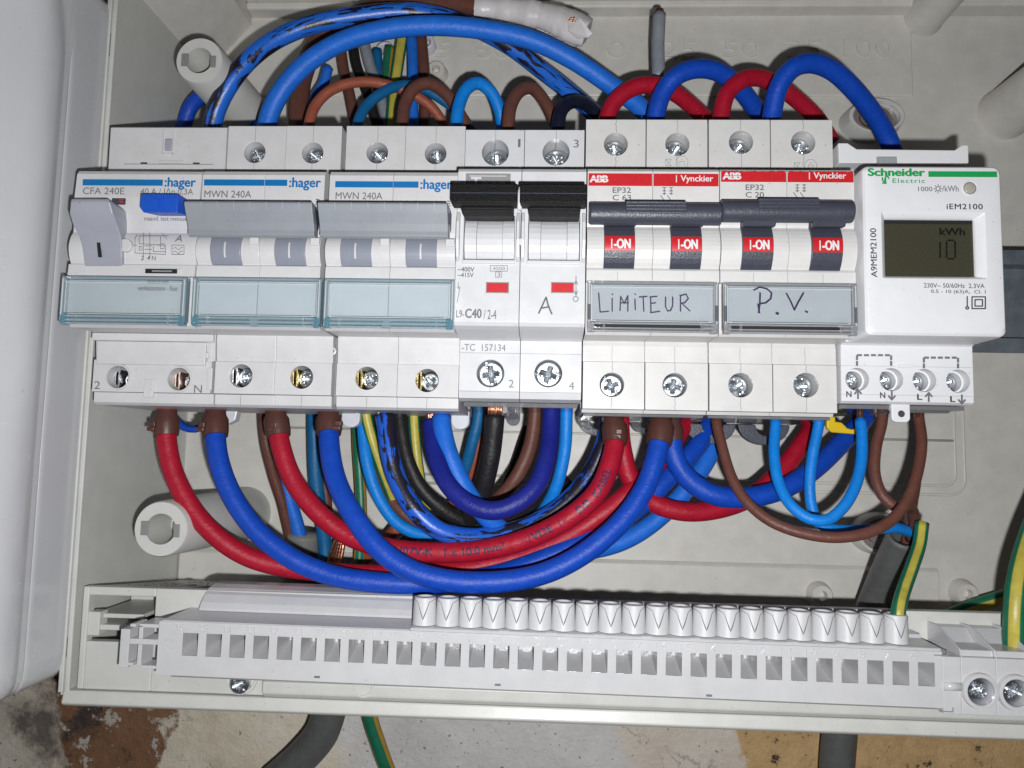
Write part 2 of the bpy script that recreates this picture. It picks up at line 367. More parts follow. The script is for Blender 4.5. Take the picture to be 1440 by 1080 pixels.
def text_mesh(s, bold=0.0, shear=0.0, spacing=1.0):
    cu = bpy.data.curves.new('t', 'FONT'); cu.body = s; cu.size = 1; cu.offset = bold; cu.shear = shear; cu.space_character = spacing
    cu.resolution_u = 4
    o = bpy.data.objects.new('t', cu); col.objects.link(o)
    me = bpy.data.meshes.new_from_object(o.evaluated_get(bpy.context.evaluated_depsgraph_get()))
    vs = [v.co.copy() for v in me.vertices]; fs = [tuple(p.vertices) for p in me.polygons]
    bpy.data.objects.remove(o); bpy.data.meshes.remove(me); bpy.data.curves.remove(cu)
    return vs, fs
def slice_mesh(vs, fs, n=9):
    bm = bmesh.new(); bv = [bm.verts.new(v) for v in vs]
    for f in fs:
        try: bm.faces.new([bv[i] for i in f])
        except ValueError: pass
    lo = min(v.y for v in vs); hi = max(v.y for v in vs)
    for k in range(1, n):
        bmesh.ops.bisect_plane(bm, geom=bm.verts[:]+bm.edges[:]+bm.faces[:], plane_co=(0, lo+(hi-lo)*k/n, 0), plane_no=(0, 1, 0))
    bm.verts.index_update(); o1 = [v.co.copy() for v in bm.verts]; o2 = [tuple(v.index for v in f.verts) for f in bm.faces]; bm.free(); return o1, o2
def txt(s, rect, z, mat, parent, bold=0.0, shear=0.0, vert=False, spacing=1.0, h=0.03, extrude=0, name='lettering', world=False):
    vs, fs = text_mesh(s, 0, shear, spacing)
    x0, x1, y0, y1 = rect if world else RC(*rect, z)
    if vert: vs = [Vector((-v.y, v.x, 0)) for v in vs]
    a = min(v.x for v in vs); b = max(v.x for v in vs); c = min(v.y for v in vs); d = max(v.y for v in vs)
    mb = MB(); bs = [(0, 0)] if bold <= 0 else [(0, 0), (bold, 0), (-bold, 0), (0, bold*.7), (0, -bold*.7)]
    if bold > .03: bs += [(bold*.5, bold*.5), (-bold*.5, -bold*.5), (bold*.5, -bold*.5), (-bold*.5, bold*.5)]
    a -= bold; b += bold; c -= bold*.7; d += bold*.7
    for q, (bx, by) in enumerate(bs):
        if vert: bx, by = by, bx
        mb.add([Vector((x0+(v.x+bx-a)/(b-a)*(x1-x0), y0+(v.y+by-c)/max(d-c, 1e-6)*(y1-y0), z+h+q*.002)) for v in vs], fs)
    o = build(name, mb, mat, parent, fix=False)
    if o.data.polygons and sum(p.normal.z for p in o.data.polygons) < 0: o.data.flip_normals()
    if extrude:
        m = o.modifiers.new('depth', 'SOLIDIFY'); m.thickness = extrude*S; m.offset = 1
    return o
def strokes(lines, z, w, mat, parent, name='handwriting', h=0.03):
    mb = MB()
    for l in lines:
        mb.ribbon([P(u, v, z)+Vector((0,0,h)) for u, v in l], w, 0.04); h += .004
    return build(name, mb, mat, parent)
def rect_print(rect, z, mat, parent, name='printed_bar', t=0.04, bevel=0):
    x0,x1,y0,y1 = RC(*rect, z); mb = MB(); mb.box(x0,x1,y0,y1,z+.01,z+.01+t); return build(name, mb, mat, parent, bevel)

# ------------------------------------------------------------------ curves / wires
def spline(pts, rad=None, step=1.6):
    """Catmull-Rom through the points, resampled"""
    p = [Vector(q) for q in pts]; p = [p[0]*2-p[1]] + p + [p[-1]*2-p[-2]]; out = []
    for i in range(1, len(p)-2):
        a, b, c, d = p[i-1:i+3]; n = max(2, int((c-b).length/step))
        t0 = 0; al = .5
        t1 = t0+max((b-a).length, 1e-3)**al; t2 = t1+max((c-b).length, 1e-3)**al; t3 = t2+max((d-c).length, 1e-3)**al
        for k in range(n):
            t = t1+(t2-t1)*k/n
            A1 = a*((t1-t)/(t1-t0))+b*((t-t0)/(t1-t0)); A2 = b*((t2-t)/(t2-t1))+c*((t-t1)/(t2-t1)); A3 = c*((t3-t)/(t3-t2))+d*((t-t2)/(t3-t2))
            B1 = A1*((t2-t)/(t2-t0))+A2*((t-t0)/(t2-t0)); B2 = A2*((t3-t)/(t3-t1))+A3*((t-t1)/(t3-t1))
            out.append(B1*((t2-t)/(t2-t1))+B2*((t-t1)/(t2-t1)))
    out.append(p[-2]); return out
def frames(pts):
    fr = []; n = len(pts); up = None
    for i in range(n):
        t = (pts[min(i+1, n-1)]-pts[max(i-1, 0)]).normalized()
        if up is None:
            up = Vector((0,0,1)) - t*t.z
            if up.length < .1: up = Vector((1,0,0)) - t*t.x
        up = (up - t*up.dot(t)).normalized(); fr.append((t, up, t.cross(up)))
    return fr
def tube(mb, pts, r, n=16, stripes=None, twist=0.0, cap=True, squash=None):
    fr = frames(pts); o = len(mb.v); s = 0; sl = []
    for i, (p, (t, u, w_)) in enumerate(zip(pts, fr)):
        if i: s += (p-pts[i-1]).length
        sl.append(s); rr = r(i/(len(pts)-1)) if callable(r) else r
        for k in range(n):
            a = 2*math.pi*k/n; su, sw = squash or (1, 1)
            mb.v.append(p + u*math.cos(a)*rr*su + w_*math.sin(a)*rr*sw)
    uvs = [] if mb.uv is None else mb.uv
    for i in range(len(pts)-1):
        for k in range(n):
            k2 = (k+1) % n
            mb.f.append((o+i*n+k, o+i*n+k2, o+(i+1)*n+k2, o+(i+1)*n+k))
            mi = 0
            if stripes:
                ph = (k/n + twist*sl[i]) % 1.0; mi = 1 if (ph % .5) < .5*stripes else 0
            mb.m.append(mi)
            uvs.append([(k/n, sl[i]*S), ((k+1)/n, sl[i]*S), ((k+1)/n, sl[i+1]*S), (k/n, sl[i+1]*S)])
    if cap:
        for base, rev in ((o, True), (o+(len(pts)-1)*n, False)):
            f = [base+k for k in range(n)]; mb.f.append(tuple(f[::-1] if rev else f)); mb.m.append(0); uvs.append([(0,0)]*n)
    mb.uv = uvs; return fr, sl
def wpts(pl):
    """list of (u, v, z) photograph pixels with a depth in mm -> smooth world path"""
    pts = spline([P(*q) for q in pl]); a, b, c = [random.uniform(0, 6.28) for _ in range(3)]
    for i, p in enumerate(pts):
        s_ = i*.1; k = min(1, i/6, (len(pts)-1-i)/6)
        p += Vector((math.sin(s_*1.9+a)*.22, math.sin(s_*2.3+b)*.22, math.sin(s_*1.6+c)*.3))*k
    return pts
wire_log = []
def wire(pl, r, mat, label, group=None, name='wire', stripes=None, twist=0.0, n=28, cat='wire'):
    pts = wpts(pl); o0 = thing(name, label, cat, pts[0], 0, group)
    mb = MB(); tube(mb, pts, r, n, stripes, twist)
    build('insulation', mb, mat, o0, smooth=True, fix=False)
    return o0, pts
def strands(parent, base, d, r, count=14, length=3.0, rs=0.28, name='copper_strand', spread=.25):
    """one bundle of bare copper strands coming out of a wire end"""
    mb = MB(); d = Vector(d).normalized(); a = Vector((1,0,0)); a = (a-d*a.dot(d)).normalized(); b = d.cross(a)
    for i in range(count):
        g = i*2.399; q = r*math.sqrt((i+.5)/count); off = a*math.cos(g)*q + b*math.sin(g)*q
        e = off*(1+random.uniform(-spread, spread)) + d*length*random.uniform(.8, 1.1) + a*random.uniform(-.3,.3)
        tube(mb, [Vector(base)+off-d*1.0, Vector(base)+off*1.05+d*length*.4, Vector(base)+e], rs, 6)
    mb.uv = None
    return build(name, mb, M['copper'], parent, smooth=True, fix=False)

# ------------------------------------------------------------------ shared small meshes
def screw_mesh(name='screw', r=3.2, slot=True):
    mb = MB(); rings = 13; n = 56; vs = []; 
    def hgt(x, y):
        d = math.hypot(x, y); h = 0.0
        if d > r*.86: h -= (d-r*.86)/(r*.14)*.45
        def g(t, w): return max(0.0, 1-max(0.0, abs(t)-w)/.22)
        c = max(g(x, .42)*g(max(0, abs(y)-r*.60), 0.05) if abs(y) < r*.75 else 0, g(y, .42)*g(max(0, abs(x)-r*.60), 0.05) if abs(x) < r*.75 else 0)
        h -= 1.35*c*max(.25, 1-d/(r*1.1))
        p, q = (x+y)*.7071, (x-y)*.7071
        if abs(p) < .16 or abs(q) < .16: h -= .22*max(0, 1-d/(r*.6))
        if slot: h -= .8*g(x*.94+y*.34, .22)*(1 if r*.55 < d < r*.98 else 0)
        return h
    for j in range(rings+1):
        rr = r*j/rings
        for i in range(n): 
            a = 2*math.pi*i/n; x, y = rr*math.cos(a), rr*math.sin(a); vs.append((x, y, hgt(x, y)))
    for i in range(n): a = 2*math.pi*i/n; vs.append((r*math.cos(a), r*math.sin(a), -4))
    fs = []
    for j in range(rings+1):
        for i in range(n):
            i2 = (i+1) % n
            fs.append((j*n+i, (j+1)*n+i, (j+1)*n+i2, j*n+i2) if j else (i, (j+1)*n+i, (j+1)*n+i2))
    fs2 = [f if len(set(f)) == len(f) else f for f in fs]
    mb.add(vs, fs2)
    me = mesh_of(mb, name, M['screw'])
    bm = bmesh.new(); bm.from_mesh(me); bmesh.ops.remove_doubles(bm, verts=bm.verts, dist=1e-7); bmesh.ops.recalc_face_normals(bm, faces=bm.faces); bm.to_mesh(me); bm.free()
    return me
SCREW = screw_mesh()
def screw(parent, x, y, z, r, ang=None):
    return inst('screw', SCREW, parent, (x, y, z), random.uniform(0, 1.5) if ang is None else ang, r/3.2)

exec_order = []
# ================================================================== THE ENCLOSURE
ZB = -36.0
box = thing('distribution_box', 'beige grey plastic wiring enclosure holding the row of breakers, open at the front', 'electrical box', (0, -5, ZB))
mb = MB(); mb.box(-135.5, 235, -129, 150, ZB-2.5, ZB); build('back_panel', mb, M['box'], box)
mb = MB(); mb.prism(-133.5-2.6, -133.5, [(-129, ZB), (100, ZB), (100, 30), (-129, 30)])
mb.prism(-134.3, -132.9, [(-128, 30), (100, 30), (100, 31.2), (-128, 31.2)])
mb.prism(-136.4, -134.9, [(-128, 30), (100, 30), (100, 30.9), (-128, 30.9)])
build('side_wall', mb, M['boxlip'], box, .3)
mb = MB(); mb.prismz([(-133.5, 98), (-116, 118), (-116, 152), (-121, 152), (-136.1, 100)], ZB, 30); build('corner_wall', mb, M['box'], box, .5)
yr = P(800, 10, -28).y; mb = MB(); mb.box(-116, 235, yr, yr+3, ZB, -28); mb.box(-116, 235, yr+3.01, 160, ZB, -22); build('top_rib', mb, M['box'], box, .8)
# raised ruler plate with moulded scale
a = P(303, 60, ZB); b = P(1283, 137, ZB)
mb = MB(); mb.box(a.x, b.x, b.y, 131, ZB, ZB+1.2); plate = build('ruler_plate', mb, M['box'], box, .6)
zp = ZB+1.2
for i, k in enumerate(('100', '75', '50', '25', '0', '25', '50', '75')):
    x = P(1220, 68, zp).x - i*24.6; y = P(1220, 68, zp).y; wd = 5.0+2.2*(len(k)-1) if k != '0' else 3.8
    txt(k, (x-wd, x+wd, y-3.6, y+3.6), zp, M['box'], box, world=True, extrude=0.8, h=0, name='moulded_number')
mb = MB()
for i in range(0, 80):
    x = P(1220, 68, zp).x + 6 - i*2.46; hgt = 8 if i % 5 == 0 else 4.5
    if x > -110: mb.box(x-.2, x+.2, 129-hgt, 129, zp, zp+.35)
o = build('ruler_ticks', mb, M['box'], box); o['kind'] = 'stuff'
# rounded frame moulded into the back, plus the lower step
def ridge(pts, r, sq=(.7, 1)):
    mb = MB(); tube(mb, pts, r, 8, squash=sq); mb.uv = None; return mb
fx1 = P(1356, 640, ZB).x; fy = P(1200, 693, ZB).y
for off in (0, 3.4):
    R_ = 6-off*.5
    pts = [(fx1-off, 40, ZB)] + [(fx1-off-R_+R_*math.cos(t), fy+off+R_-R_*math.sin(t), ZB) for t in [i*math.pi/16 for i in range(9)]] + [(-60, fy+off, ZB)]
    build('moulded_ridge', ridge([Vector(p) for p in pts], .55), M['box'], box, smooth=True, fix=False)
for v in (617,):
    build('moulded_ridge', ridge([Vector((-100, P(1200, v, ZB).y, ZB)), Vector((fx1-3.4, P(1200, v, ZB).y, ZB))], .45), M['box'], box, smooth=True, fix=False)
y0 = P(1100, 792, ZB).y
mb = MB(); mb.prism(-133, P(1318, 800, ZB).x, [(y0, ZB), (y0-1.6, ZB+1.6), (-105.8, ZB+1.6), (-105.8, ZB)]); build('lower_step', mb, M['box'], box, .5)

def post(u, v, zt, r, hole):
    c = P(u, v, zt); mb = MB()
    ri = r*.56
    prof = [(r*1.22, ZB-.1), (r*1.02, zt-1), (r*.97, zt), (ri, zt), (ri*.98, zt-16), (0.01, zt-16)]
    mb.lathe([(a_, h_) for a_, h_ in prof], (c.x, c.y, 0), 'z', 48)
    o = build('mounting_post', mb, M['boxlip'], box, smooth=False, auto=30, fix=False)
    mb = MB()
    if hole:
        mb.box(c.x-ri-1.6, c.x-ri+.7, c.y-2.0, c.y+2.4, zt-.4, zt+.12)
        mb.box(c.x+ri-.7, c.x+ri+1.3, c.y-2.4, c.y+1.6, zt-.4, zt+.12)
        build('post_key', mb, M['seam'], o, .2)
    return o
post(226, 744, 30, 8.3, True)
post(280, 85, 30, 7.6, True)
def plainpost(u, v, r, h):
    c = P(u, v, ZB); mb = MB(); mb.lathe([(r, ZB-.1), (r*.94, ZB+1.5), (r*.8, ZB+h), (0.01, ZB+h)], (c.x, c.y, 0), 'z', 40)
    return build('support_post', mb, M['box'], box, auto=30, fix=False)
plainpost(1297, 25, 8.2, 66); plainpost(1412, 160, 10.5, 66); plainpost(520, 5, 7, 18)
def oval(u, v, rx, ry, h):
    c = P(u, v, ZB+h); mb = MB(); n = 48
    def ring(k, z): return [(c.x+rx*k*math.cos(2*math.pi*i/n), c.y+ry*k*math.sin(2*math.pi*i/n), z) for i in range(n)]
    rs = [ring(1.12, ZB-.1), ring(1.0, ZB+h-.3), ring(.97, ZB+h), ring(.88, ZB+h), ring(.84, ZB+h-.4), ring(.80, ZB+1)]
    vs = sum(rs, []); fs = [(j*n+i, j*n+(i+1) % n, (j+1)*n+(i+1) % n, (j+1)*n+i) for j in range(5) for i in range(n)]
    fs.append(tuple(5*n+i for i in range(n))); mb.add(vs, fs)
    o = build('mounting_hole', mb, M['boxlip'], box, auto=35, fix=False)
    mb = MB(); mb.lathe([(ry*.1, ZB+h-1.0), (ry*.6, ZB+h-1.6), (ry*.62, ZB+h-2.6), (ry*.86, ZB+h-2.9), (ry*.86, ZB+h-3.6), (0.01, ZB+h-3.6)], (c.x, c.y, 0), 'z', 32)
    for q in mb.v: q.x = c.x+(q.x-c.x)*rx/ry*.93
    build('plug', mb, M['pink'], o, auto=40, fix=False)
    mb = MB(); mb.box(c.x-rx*.55, c.x-rx*.1, c.y-ry*.4, c.y+ry*.4, ZB+1.01, ZB+1.3); build('red_wall_patch', mb, flat('dull_red', (.25, .06, .05)), o)
oval(1234, 162, 10.5, 6.9, 8); oval(1246, 752, 10.2, 7.2, 6)
def boss(u, v, r, h):
    c = P(u, v, ZB+h); mb = MB()
    mb.lathe([(r*1.3, ZB-.1), (r, ZB+h-.6), (r*.9, ZB+h), (r*.45, ZB+h), (r*.36, ZB+h-3), (0.01, ZB+h-3)], (c.x, c.y, 0), 'z', 32)
    build('screw_boss', mb, M['box'], box, auto=35, fix=False)
boss(613, 97, 3.6, 6); boss(1157, 838, 3.9, 6); boss(1362, 836, 3.9, 5)

# bottom ledge : front face with a slot window on the left, sloping top
XL, XR = -131.2, 235
wx0, wx1, wy0, wy1 = RC(123, 838, 217, 903, 30)
mb = MB()
top = lambda z: -97 - (30-z)*8.5/66
mb.prism(XL, -104, [(-97, 30), (-105.5, ZB), (-107.5, ZB), (-99.2, 27)])             # sloping shelf in the left corner
mb.box(XL, wx0, -127, -97.02, 26.5, 30); mb.box(wx1, XR, -127, -97.02, 26.5, 30)
mb.box(wx0, wx1, -127, wy0, 26.5, 30); mb.box(wx0, wx1, wy1, -97.02, 26.5, 30)
build('front_ledge', mb, M['boxlip'], box, .35)
mb = MB()
mb.box(wx0-1, wx1+4, wy0-3, wy1-1, 2, 4)
mb.box(wx0, wx1-3, wy0+3.0, wy0+4.6, 4, 28.5); mb.box(wx0, wx1-5, wy0+6.3, wy0+7.6, 4, 27)
mb.box(wx1-1.6, wx1+.4, wy0, wy1, 4, 26.4); mb.box(wx0-.2, wx0+3.4, wy0+1.5, wy0+8.5, 25, 29.4)
build('slot_shelves', mb, M['boxlip'], box, .25)
mb = MB(); mb.prism(XL-3.2, XR, [(-127.2, 24), (-127.2, 31.2), (-130.6, 32.2), (-131.6, 31), (-131.6, ZB), (-129, ZB), (-129, 24)])
build('bottom_wall', mb, M['boxlip'], box, .4)
a = P(345, 958, 30)
mb = MB(); mb.prism(a.x+6, XR, [(-121.5, 29.9), (-122.2, 32.8), (-125.6, 32.8), (-127.1, 31.0), (-127.1, 29.9)]); build('drip_edge', mb, M['boxlip'], box, .5)
mb = MB(); mb.lathe([(5.5, 29.95), (5.3, 30.6), (4.6, 30.6), (4.3, 30.02), (.01, 30.02)], (a.x-1.5, a.y+1.5, 0), 'z', 32); build('screw_recess', mb, M['boxlip'], box, auto=30, fix=False)
screw(box, a.x-1, a.y-.3, 32.5, 2.9, .4)
a = P(515, 958, 30); mb = MB(); mb.lathe([(3.2, 32.3), (3.1, 33.2), (2.4, 33.2), (2.2, 32.9), (.01, 32.9)], (a.x, -122.6, 0), 'z', 24); build('screw_recess', mb, M['boxlip'], box, auto=30, fix=False)

# ================================================================== DOOR
door = thing('box_door', 'glossy grey hinged door of the enclosure, swung open along its left side', 'door', (-137, -20, 30))
mb = MB()
def dx(z, y):
    k = (y-62)*.30 if y > 62 else 0.0; z2 = z-k
    x = -137.6
    x -= .25*max(0, min(1, (z2-47)/.5))                        # crease
    if z2 > 51: x += .9*math.sin(min(1, (z2-51)/4.0)*math.pi/2) if z2 < 58 else .9
    if z2 > 56: x -= (z2-56)**2*.045 if z2 < 62 else 1.62+(z2-62)*.52
    return x
zs = [29.5] + [31+i*1.0 for i in range(16)] + [46.9, 47.1, 47.3, 47.6] + [48+i*.7 for i in range(24)] + [66+i*4 for i in range(20)]
ys = [-122.5, -122.3, -121.7, -120.6, -119, -116.5, -116.2, -116] + [-114+i*6 for i in range(32)] + [79, 82, 84.5, 86, 87]
edge = {-122.5: 4.5, -122.3: 3.0, -121.7: 1.7, -120.6: .8, -119: .25, -116.5: 0.05, 86: .5, 87: 2.4, 84.5: .12}
vs = []; 
for y in ys:
    for z in zs:
        z_ = z; vs.append((dx(z_, y)-edge.get(y, 0), y + (0.12 if False else 0), z_))
k = len(zs); fs = [(j*k+i, j*k+i+1, (j+1)*k+i+1, (j+1)*k+i) for j in range(len(ys)-1) for i in range(k-1)]
mb.add(vs, fs)
d = build('door_panel', mb, M['door'], door, smooth=True, fix=False)
m_ = d.modifiers.new('thick', 'SOLIDIFY'); m_.thickness = 2.2*S; m_.offset = -1
zc = 62; c = P(30, 130, 60)
mb = MB(); mb.lathe([(1.55, -1), (1.5, .2), (1.1, .8), (.4, 1.05), (.01, 1.1)], (0,0,0), 'x', 20)
yy = c.y; 
for v in mb.v: v.x += dx(61.5, yy)-.1; v.y += yy; v.z += 61.5
build('door_nub', mb, M['door'], door, smooth=True, fix=False)
mb = MB(); mb.box(-136.9, -134.9, -118, -112, 24, 30.2); mb.box(-136.9, -134.9, 70, 78, 24, 30.2); build('hinge', mb, M['slot'], door, .2)

# ================================================================== WALL BEHIND
def wall_mat():
    m, nt, b = nt_new('painted_stone_wall')
    tc = N(nt, 'ShaderNodeTexCoord'); obv = tc.outputs['Object']
    mp = N(nt, 'ShaderNodeMapping'); L(nt, obv, mp.inputs[0])
    nz = noise(nt, 16, 8, .6, obv)
    off = N(nt, 'ShaderNodeVectorMath', operation='MULTIPLY_ADD'); L(nt, nz.outputs['Color'], off.inputs[0]); off.inputs[1].default_value = (.075, .075, 0); L(nt, obv, off.inputs[2])
    sx = N(nt, 'ShaderNodeSeparateXYZ'); L(nt, off.outputs[0], sx.inputs[0])
    def step(x, w=.002):
        r = N(nt, 'ShaderNodeMapRange'); L(nt, sx.outputs[0], r.inputs[0]); r.inputs[1].default_value = x; r.inputs[2].default_value = x+w; return r.outputs[0]
    n1 = noise(nt, 25, 9, .7, obv); n2 = noise(nt, 130, 8, .7, obv)
    cream = ramp(nt, n1.outputs[0], [(0.3, (.56, .48, .36)), (.5, (.74, .67, .54)), (.7, (.82, .77, .68))]).outputs[0]
    dirty = ramp(nt, n1.outputs[0], [(0.40, (.16, .13, .11)), (.52, (.55, .49, .40)), (.7, (.74, .69, .62))]).outputs[0]
    brown = ramp(nt, n1.outputs[0], [(0.40, (.055, .04, .035)), (.46, (.20, .10, .05)), (.7, (.30, .16, .08))]).outputs[0]
    flecks = ramp(nt, n2.outputs[0], [(.56, (0,0,0)), (.60, (1,1,1))]).outputs[0]
    brown = mixc(nt, flecks, brown, (.50, .46, .42))
    greyp = ramp(nt, n1.outputs[0], [(0.3, (.54, .52, .50)), (.6, (.72, .70, .68))]).outputs[0]
    beige = ramp(nt, n1.outputs[0], [(0.3, (.60, .52, .44)), (.6, (.74, .67, .59))]).outputs[0]
    ochre = ramp(nt, n2.outputs[0], [(0.36, (.05, .03, .02)), (.40, (.52, .34, .16)), (.65, (.66, .44, .21))]).outputs[0]
    X = lambda u: P(u, 1050, -60).x*S + .0375
    c = mixc(nt, step(X(85)), dirty, brown); c = mixc(nt, step(X(240)), c, cream); c = mixc(nt, step(X(470), .01), c, greyp)
    c = mixc(nt, step(X(865), .006), c, beige); c = mixc(nt, step(X(1058)), c, ochre)
    # fine cracks
    v = N(nt, 'ShaderNodeTexVoronoi', feature='DISTANCE_TO_EDGE'); v.inputs['Scale'].default_value = 22; L(nt, off.outputs[0], v.inputs['Vector'])
    cr = ramp(nt, v.outputs['Distance'], [(0.0, (.5, .5, .5)), (.010, (0, 0, 0))]).outputs[0]
    msk = ramp(nt, noise(nt, 30, 3).outputs[0], [(.50, (0,0,0)), (.60, (1,1,1))]).outputs[0]; cr = mixc(nt, 1.0, cr, msk, 'MULTIPLY')
    c = mixc(nt, cr, c, (.16, .12, .10))
    sp = ramp(nt, noise(nt, 420, 3).outputs[0], [(.66, (0,0,0)), (.70, (.7,.7,.7))]).outputs[0]
    c = mixc(nt, sp, c, (.09, .06, .045))
    L(nt, c, b.inputs['Base Color']); b.inputs['Roughness'].default_value = .6
    bu = N(nt, 'ShaderNodeBump'); bu.inputs['Strength'].default_value = .7; bu.inputs['Distance'].default_value = .002
    ad = N(nt, 'ShaderNodeMath', operation='ADD'); L(nt, n1.outputs[0], ad.inputs[0]); L(nt, n2.outputs[0], ad.inputs[1]); L(nt, ad.outputs[0], bu.inputs['Height']); L(nt, bu.outputs[0], b.inputs['Normal'])
    return m
mb = MB(); mb.box(-700, 700, -600, 600, -70, -60)
wl = build('wall', mb, wall_mat()); wl['kind'] = 'structure'

# ================================================================== DIN RAIL
rail = thing('mounting_rail', 'galvanised steel rail running behind the breakers, bare at the right', 'rail', (0, 0, -7))
mb = MB(); mb.prism(-122, 235, [(-17.5,-1),(-17.5,0),(-12.5,0),(-12.5,-6.5),(12.5,-6.5),(12.5,0),(17.5,0),(17.5,-1),(13.5,-1),(13.5,-7.5),(-13.5,-7.5),(-13.5,-1)])
build('rail_profile', mb, M['steel'], rail, .25)
mb = MB(); mb.box(120, 130, -11, 11, ZB, -7.6); build('rail_support', mb, M['box'], rail)

# ================================================================== BREAKERS
def pane_box(mb, rect, z0, z1):
    x0,x1,y0,y1 = RC(*rect, z1); return mb.box(x0,x1,y0,y1,z0,z1)

def label_cover(t, x0, x1, y0, y1, z, pane, edge, split=None, right_clip=False):
    """hinged clear cover over a paper strip"""
    ps = [(x0+.9, x1-.9)] if split is None else [(x0+.9, split-.12), (split+.12, x1-.9)]
    for a, b in ps:
        mb = MB(); mb.box(a, b, y0+2.6, y1-.5, z-2.3, z-1.9); build('label_strip', mb, M['label'], t)
    mb = MB(); mb.box(x0+1.3, x1-1.3, y0+2.9, y1-.9, z-.55, z-.1)
    c = build('label_cover', mb, pane, t, .1)
    mb = MB()
    mb.box(x0, x0+1.0, y0+.8, y1, z-2.5, z); mb.box(x1-1.0, x1, y0+.8, y1, z-2.5, z)
    mb.box(x0+1.0, x1-1.0, y1-.8, y1, z-1.2, z)
    build('cover_rim', mb, edge, c, .12)
    for q in ((x0+.35, x0+.6, y0+2.2, y1-.6, z+.3), (x1-.6, x1-.35, y0+2.2, y1-.6, z+.3), (x0+1.2, x1-1.2, y1-1.75, y1-1.5, z+.1), (x0+1.25, x0+1.4, y0+3, y1-1.6, z+.05), (x0+2.4, x1-2.4, y0+2.55, y0+2.75, z+.2)):
        mb = MB(); mb.box(q[0], q[1], q[2], q[3], z-.1, q[4]); build('cover_glint_strip', mb, M['glint'], c, .05)  # thin pale strips: highlight lines painted onto the cover
    mb = MB()
    for yy, r in ((y0+2.1, .45), (y0+1.05, .5), (y0+.15, .35)):
        mb.lathe([(r, x0+1.2), (r, x1-1.2)], (0, yy, z-.35), 'x', 10)
    mb.box(x0+1.2, x1-1.2, y0+.2, y0+2.3, z-1.3, z-.9)
    for xx in (x0+4.4, x1-4.4): mb.box(xx-.3, xx+.3, y0+.1, y0+2.5, z-.9, z+.25)
    build('cover_hinge', mb, edge, c, auto=40, fix=False)
    for xx in (x0+.1, x1-2.0): mb = MB(); mb.box(xx, xx+1.9, y0-.3, y0+2.6, z-2.2, z+.2); build('cover_corner', mb, M['corner'] if edge is M['clearedge'] else edge, c, .3)
    if split is not None: mb = MB(); mb.box(split-1.2, split+1.2, y0-.1, y0+2.5, z-1.8, z+.1); build('cover_clip', mb, edge, c, .3)
    return c

def barrel(y0, y1, zb, bulge, n=10):
    return [(y0+(y1-y0)*i/n, zb+bulge*math.sin(math.pi*i/n)**.8) for i in range(n+1)]

HAG_LOW = [(-42.5, 3), (-42.7, 41.6), (-42.0, 42.9), (-39.1, 43.1), (-39.0, 32), (-29.7, 32), (-29.6, 43.2), (-24, 43.8), (-21.9, 43.9), (-21.9, 53), (-22.3, 56.4), (-21.6, 57.6), (-8.4, 57.6), (-8.3, 59.4), (-5.2, 59.2)]
def hager_pole(t, x0, x1, top_hole=None, low_hole=None, upper=True):
    zt = 44.0
    prof = HAG_LOW + barrel(-4.8, 3.2, 58.6, 1.9) + [(4.4, 58.8), (14, 58.9), (20.4, 58.8), (21.6, 58.0), (22.2, 56.5), (22.3, 43.2), (27.5, 43.2), (27.6, 32), (40.0, 32), (40.6, 20), (40.6, 3)]
    mb = MB(); mb.prism(x0, x1, prof)
    if low_hole: mb.plate(x0, x1, -38.95, -29.65, 32.01, zt, low_hole[0], low_hole[1], 3.35)
    if top_hole: mb.plate(x0, x1, 27.6, 40.9, 32.01, zt, top_hole[0], top_hole[1], 3.2)
    o = build('housing', mb, M['hager'], t, .22)
    if top_hole:
        for q in ((top_hole[0], top_hole[1]+3.3, 40.8, 44.02), (top_hole[0], 27.7, top_hole[1]-3.3, 44.02), (low_hole[0], -42.4, -39.2, 43.16)):
            mb = MB(); mb.box(q[0]-.06, q[0]+.06, q[1], q[2], q[3]-.05, q[3]); build('seam', mb, M['seam'], t)
    return o
def hole_parts(t, c, z, r, off=(0,0), back=None):
    """what shows inside a terminal hole: the screw and the clamp wall behind it"""
    screw(t, c.x+off[0], c.y+off[1], z, r)
    if back:
        mb = MB()
        mb.box(c.x-3.2, c.x-2.7, c.y-2.9, c.y+2.9, z-4, z+2.4); mb.box(c.x-2.3, c.x-1.8, c.y-2.6, c.y+2.6, z-4, z+2.0)
        build('terminal_clamp', mb, back, t, .08)

